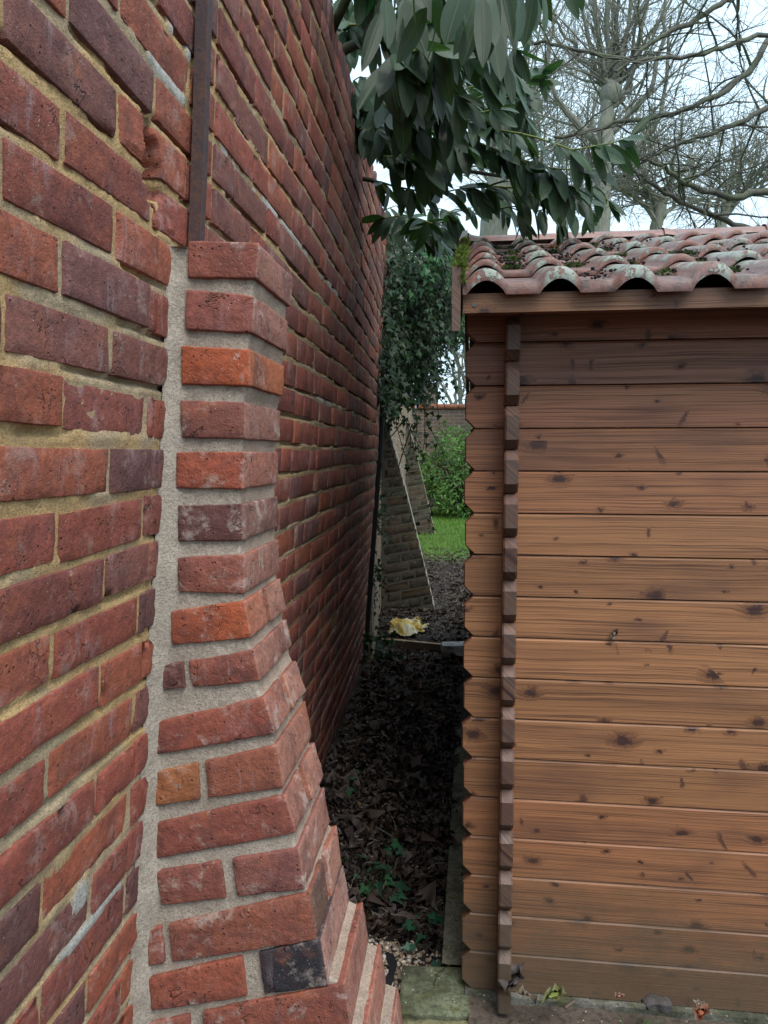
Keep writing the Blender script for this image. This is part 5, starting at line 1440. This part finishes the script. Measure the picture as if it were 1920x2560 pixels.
for x1, y1, x2, y2 in ((1515, 330, 1640, 200), (1510, 360, 1380, 230), (1512, 300, 1610, 60), (1508, 420, 1650, 300)):
    q, r_ = path(cw, [W(x1, y1, 13), W((x1 + x2) / 2, y1 - (y1 - y2) * .3, 13), W(x2, y2, 12.8), W(x2 + (x2 - x1) * .2, y2 - 260, 12.8)], .075, .02, 16, .03)
    feathers(cw, q, r_, 6, (.7, 1.6), lambda: np.array([rng.normal(0, .7), rng.normal(0, .5), rng.uniform(.2, 1.1)]), 2, .45, .2)
tk.build('trunk', M_BARK, t1); cw.build('crown', M_BARK, t1)
# tree 2: spreading limbs reaching in from the right, nearer
t2 = thing('bare_tree', 'nearer bare tree whose mossy limbs arch in from the right over the shed roof', 'tree', (6.6, 9.2, 0.2), 'leafless trees behind the shed')
tk, cw = MB(), MB()
path(tk, [(6.6, 9.2, 0.1), (6.5, 9.1, 3.0), (6.3, 9.0, 6.5)], .28, .14, 14, .02, 9)
limbs = [([(6.45, 9.1, 5.5), W(1925, 80, 8.5), W(1880, 175, 8.3), W(1810, 232, 8.2), W(1720, 272, 8.1), W(1600, 302, 8), W(1480, 325, 8), W(1385, 342, 8)], .042, .016),
         ([(6.45, 9.1, 5.3), W(1925, 70, 8.2), W(1790, 125, 7.8), W(1660, 150, 7.6), W(1520, 143, 7.5), W(1400, 115, 7.4), W(1290, 98, 7.4)], .026, .016),
         ([(6.5, 9.1, 3.2), W(1935, 470, 8.4), W(1830, 500, 8.2), W(1720, 460, 8), W(1640, 405, 7.9), W(1580, 395, 7.8)], .05, .012),
         ([(6.5, 9.1, 3.0), W(1930, 590, 8.6), W(1800, 545, 8.4), W(1690, 500, 8.2), W(1600, 440, 8.1), W(1560, 405, 8.1)], .04, .012),
         ([(6.45, 9.1, 4.4), W(1935, 260, 8.6), W(1800, 330, 8.3), W(1650, 375, 8.1), W(1560, 440, 8)], .04, .012),
         ([(6.4, 9.05, 6.3), W(1900, -60, 8.6), W(1790, 20, 8.3), W(1650, 90, 8.1), W(1540, 180, 8)], .05, .014)]
for pts, r0, r1 in limbs:
    q, r_ = path(cw, pts, r0, r1, 30, .012, 7)
    feathers(cw, q[6:], r_[6:], 17, (.4, 1.3), lambda: np.array([rng.normal(.15, .9), rng.normal(0, .5), rng.normal(.15, .55)]), 2, .5, .0, (2, 4), .12, .16, .0022)
tk.build('trunk', M_TWIG, t2); cw.build('crown', M_TWIG, t2)
# tree 3: thick pale trunk left of the shed ridge, many stems
t3 = thing('bare_tree', 'bare tree with a thick pale trunk rising just left of the roof ridge', 'tree', (*W(1230, 590, 15)[:2], 0.2), 'leafless trees behind the shed')
tk, cw = MB(), MB()
b = W(1232, 600, 15); b0 = b.copy(); b0[2] = .1
path(tk, [b0, b, W(1245, 500, 15), W(1255, 380, 15)], .36, .20, 16, .015, 9)
for x, y, rr in ((1250, -150, .12), (1310, -100, .10), (1190, 0, .08), (1360, -150, .08), (1280, -200, .09), (1130, 100, .07), (1400, 0, .07), (1330, 100, .06), (1210, -200, .08)):
    q, r_ = path(cw, [W(1248, 470, 15), W(1250 + (x - 1250) * .4, 300, 15), W(x, y, 15 + rng.normal(0, .6))], rr, .02, 16, .04)
    feathers(cw, q, r_, 7, (.8, 2.0), lambda: np.array([rng.normal(0, .7), rng.normal(0, .5), rng.uniform(.1, 1.1)]), 2, .45, .2)
tk.build('trunk', M_BARK, t3); cw.build('crown', M_BARK, t3)
# tree 4: background thicket tree, right of the pollard
for (bx, Yd, lab, hz) in ((1640, 19, 'slender distant bare tree low behind the right half of the shed roof', 380), (1800, 21, 'farthest bare tree, low and twiggy at the right edge above the roof', 420), (1400, 18, 'distant bare tree between the pale trunk and the pollarded tree', 150)):
    t4 = thing('bare_tree', lab, 'tree', (*W(bx, 590, Yd)[:2], 0.2), 'leafless trees behind the shed'); tk, cw = MB(), MB()
    b = W(bx, 600, Yd); b0 = b.copy(); b0[2] = .1
    path(tk, [b0, b, W(bx + 15, 500, Yd)], .2, .12, 10, .02, 7)
    for i in range(9):
        x = bx + rng.normal(0, 130); y = hz + rng.normal(0, 90)
        q, r_ = path(cw, [W(bx + 8, 560 - i * 8, Yd), W(bx + (x - bx) * .5, 480, Yd), W(x, y, Yd + rng.normal(0, .8))], .07, .015, 12, .05)
        feathers(cw, q, r_, 9, (.9, 2.2), lambda: np.array([rng.normal(0, .8), rng.normal(0, .5), rng.uniform(0, 1.0)]), 2, .5, .15, (3, 5), 0, .14, .006)
    tk.build('trunk', M_BARK, t4); cw.build('crown', M_BARK, t4)
# tree 5: seen through the gap over the back wall
t5 = thing('bare_tree', 'slim bare tree seen through the gap between ivy and shed, above the orange coping', 'tree', (2.3, 21, 0.2), 'leafless trees behind the shed'); tk, cw = MB(), MB()
path(tk, [(2.3, 21, .1), (2.2, 21, 2.2), W(1160, 1030, 21)], .12, .09, 10, .02, 7)
for x1, y1, x2, y2 in ((1160, 1040, 1100, 840), (1155, 1040, 1125, 820), (1165, 1020, 1175, 800), (1150, 1050, 1060, 900), (1120, 1060, 1160, 860), (1180, 1000, 1130, 700), (1170, 980, 1080, 760)):
    q, r_ = path(cw, [W(x1, y1, 21), W((x1 + x2) / 2 + 6, (y1 + y2) / 2, 21), W(x2, y2, 21)], .055, .014, 12, .03); feathers(cw, q, r_, 9, (.5, 1.6), lambda: np.array([rng.normal(0, .8), rng.normal(0, .5), rng.uniform(0, 1.0)]), 2, .5, .15, (2, 4), 0, .14, .006)
tk.build('trunk', M_BARK, t5); cw.build('crown', M_BARK, t5)
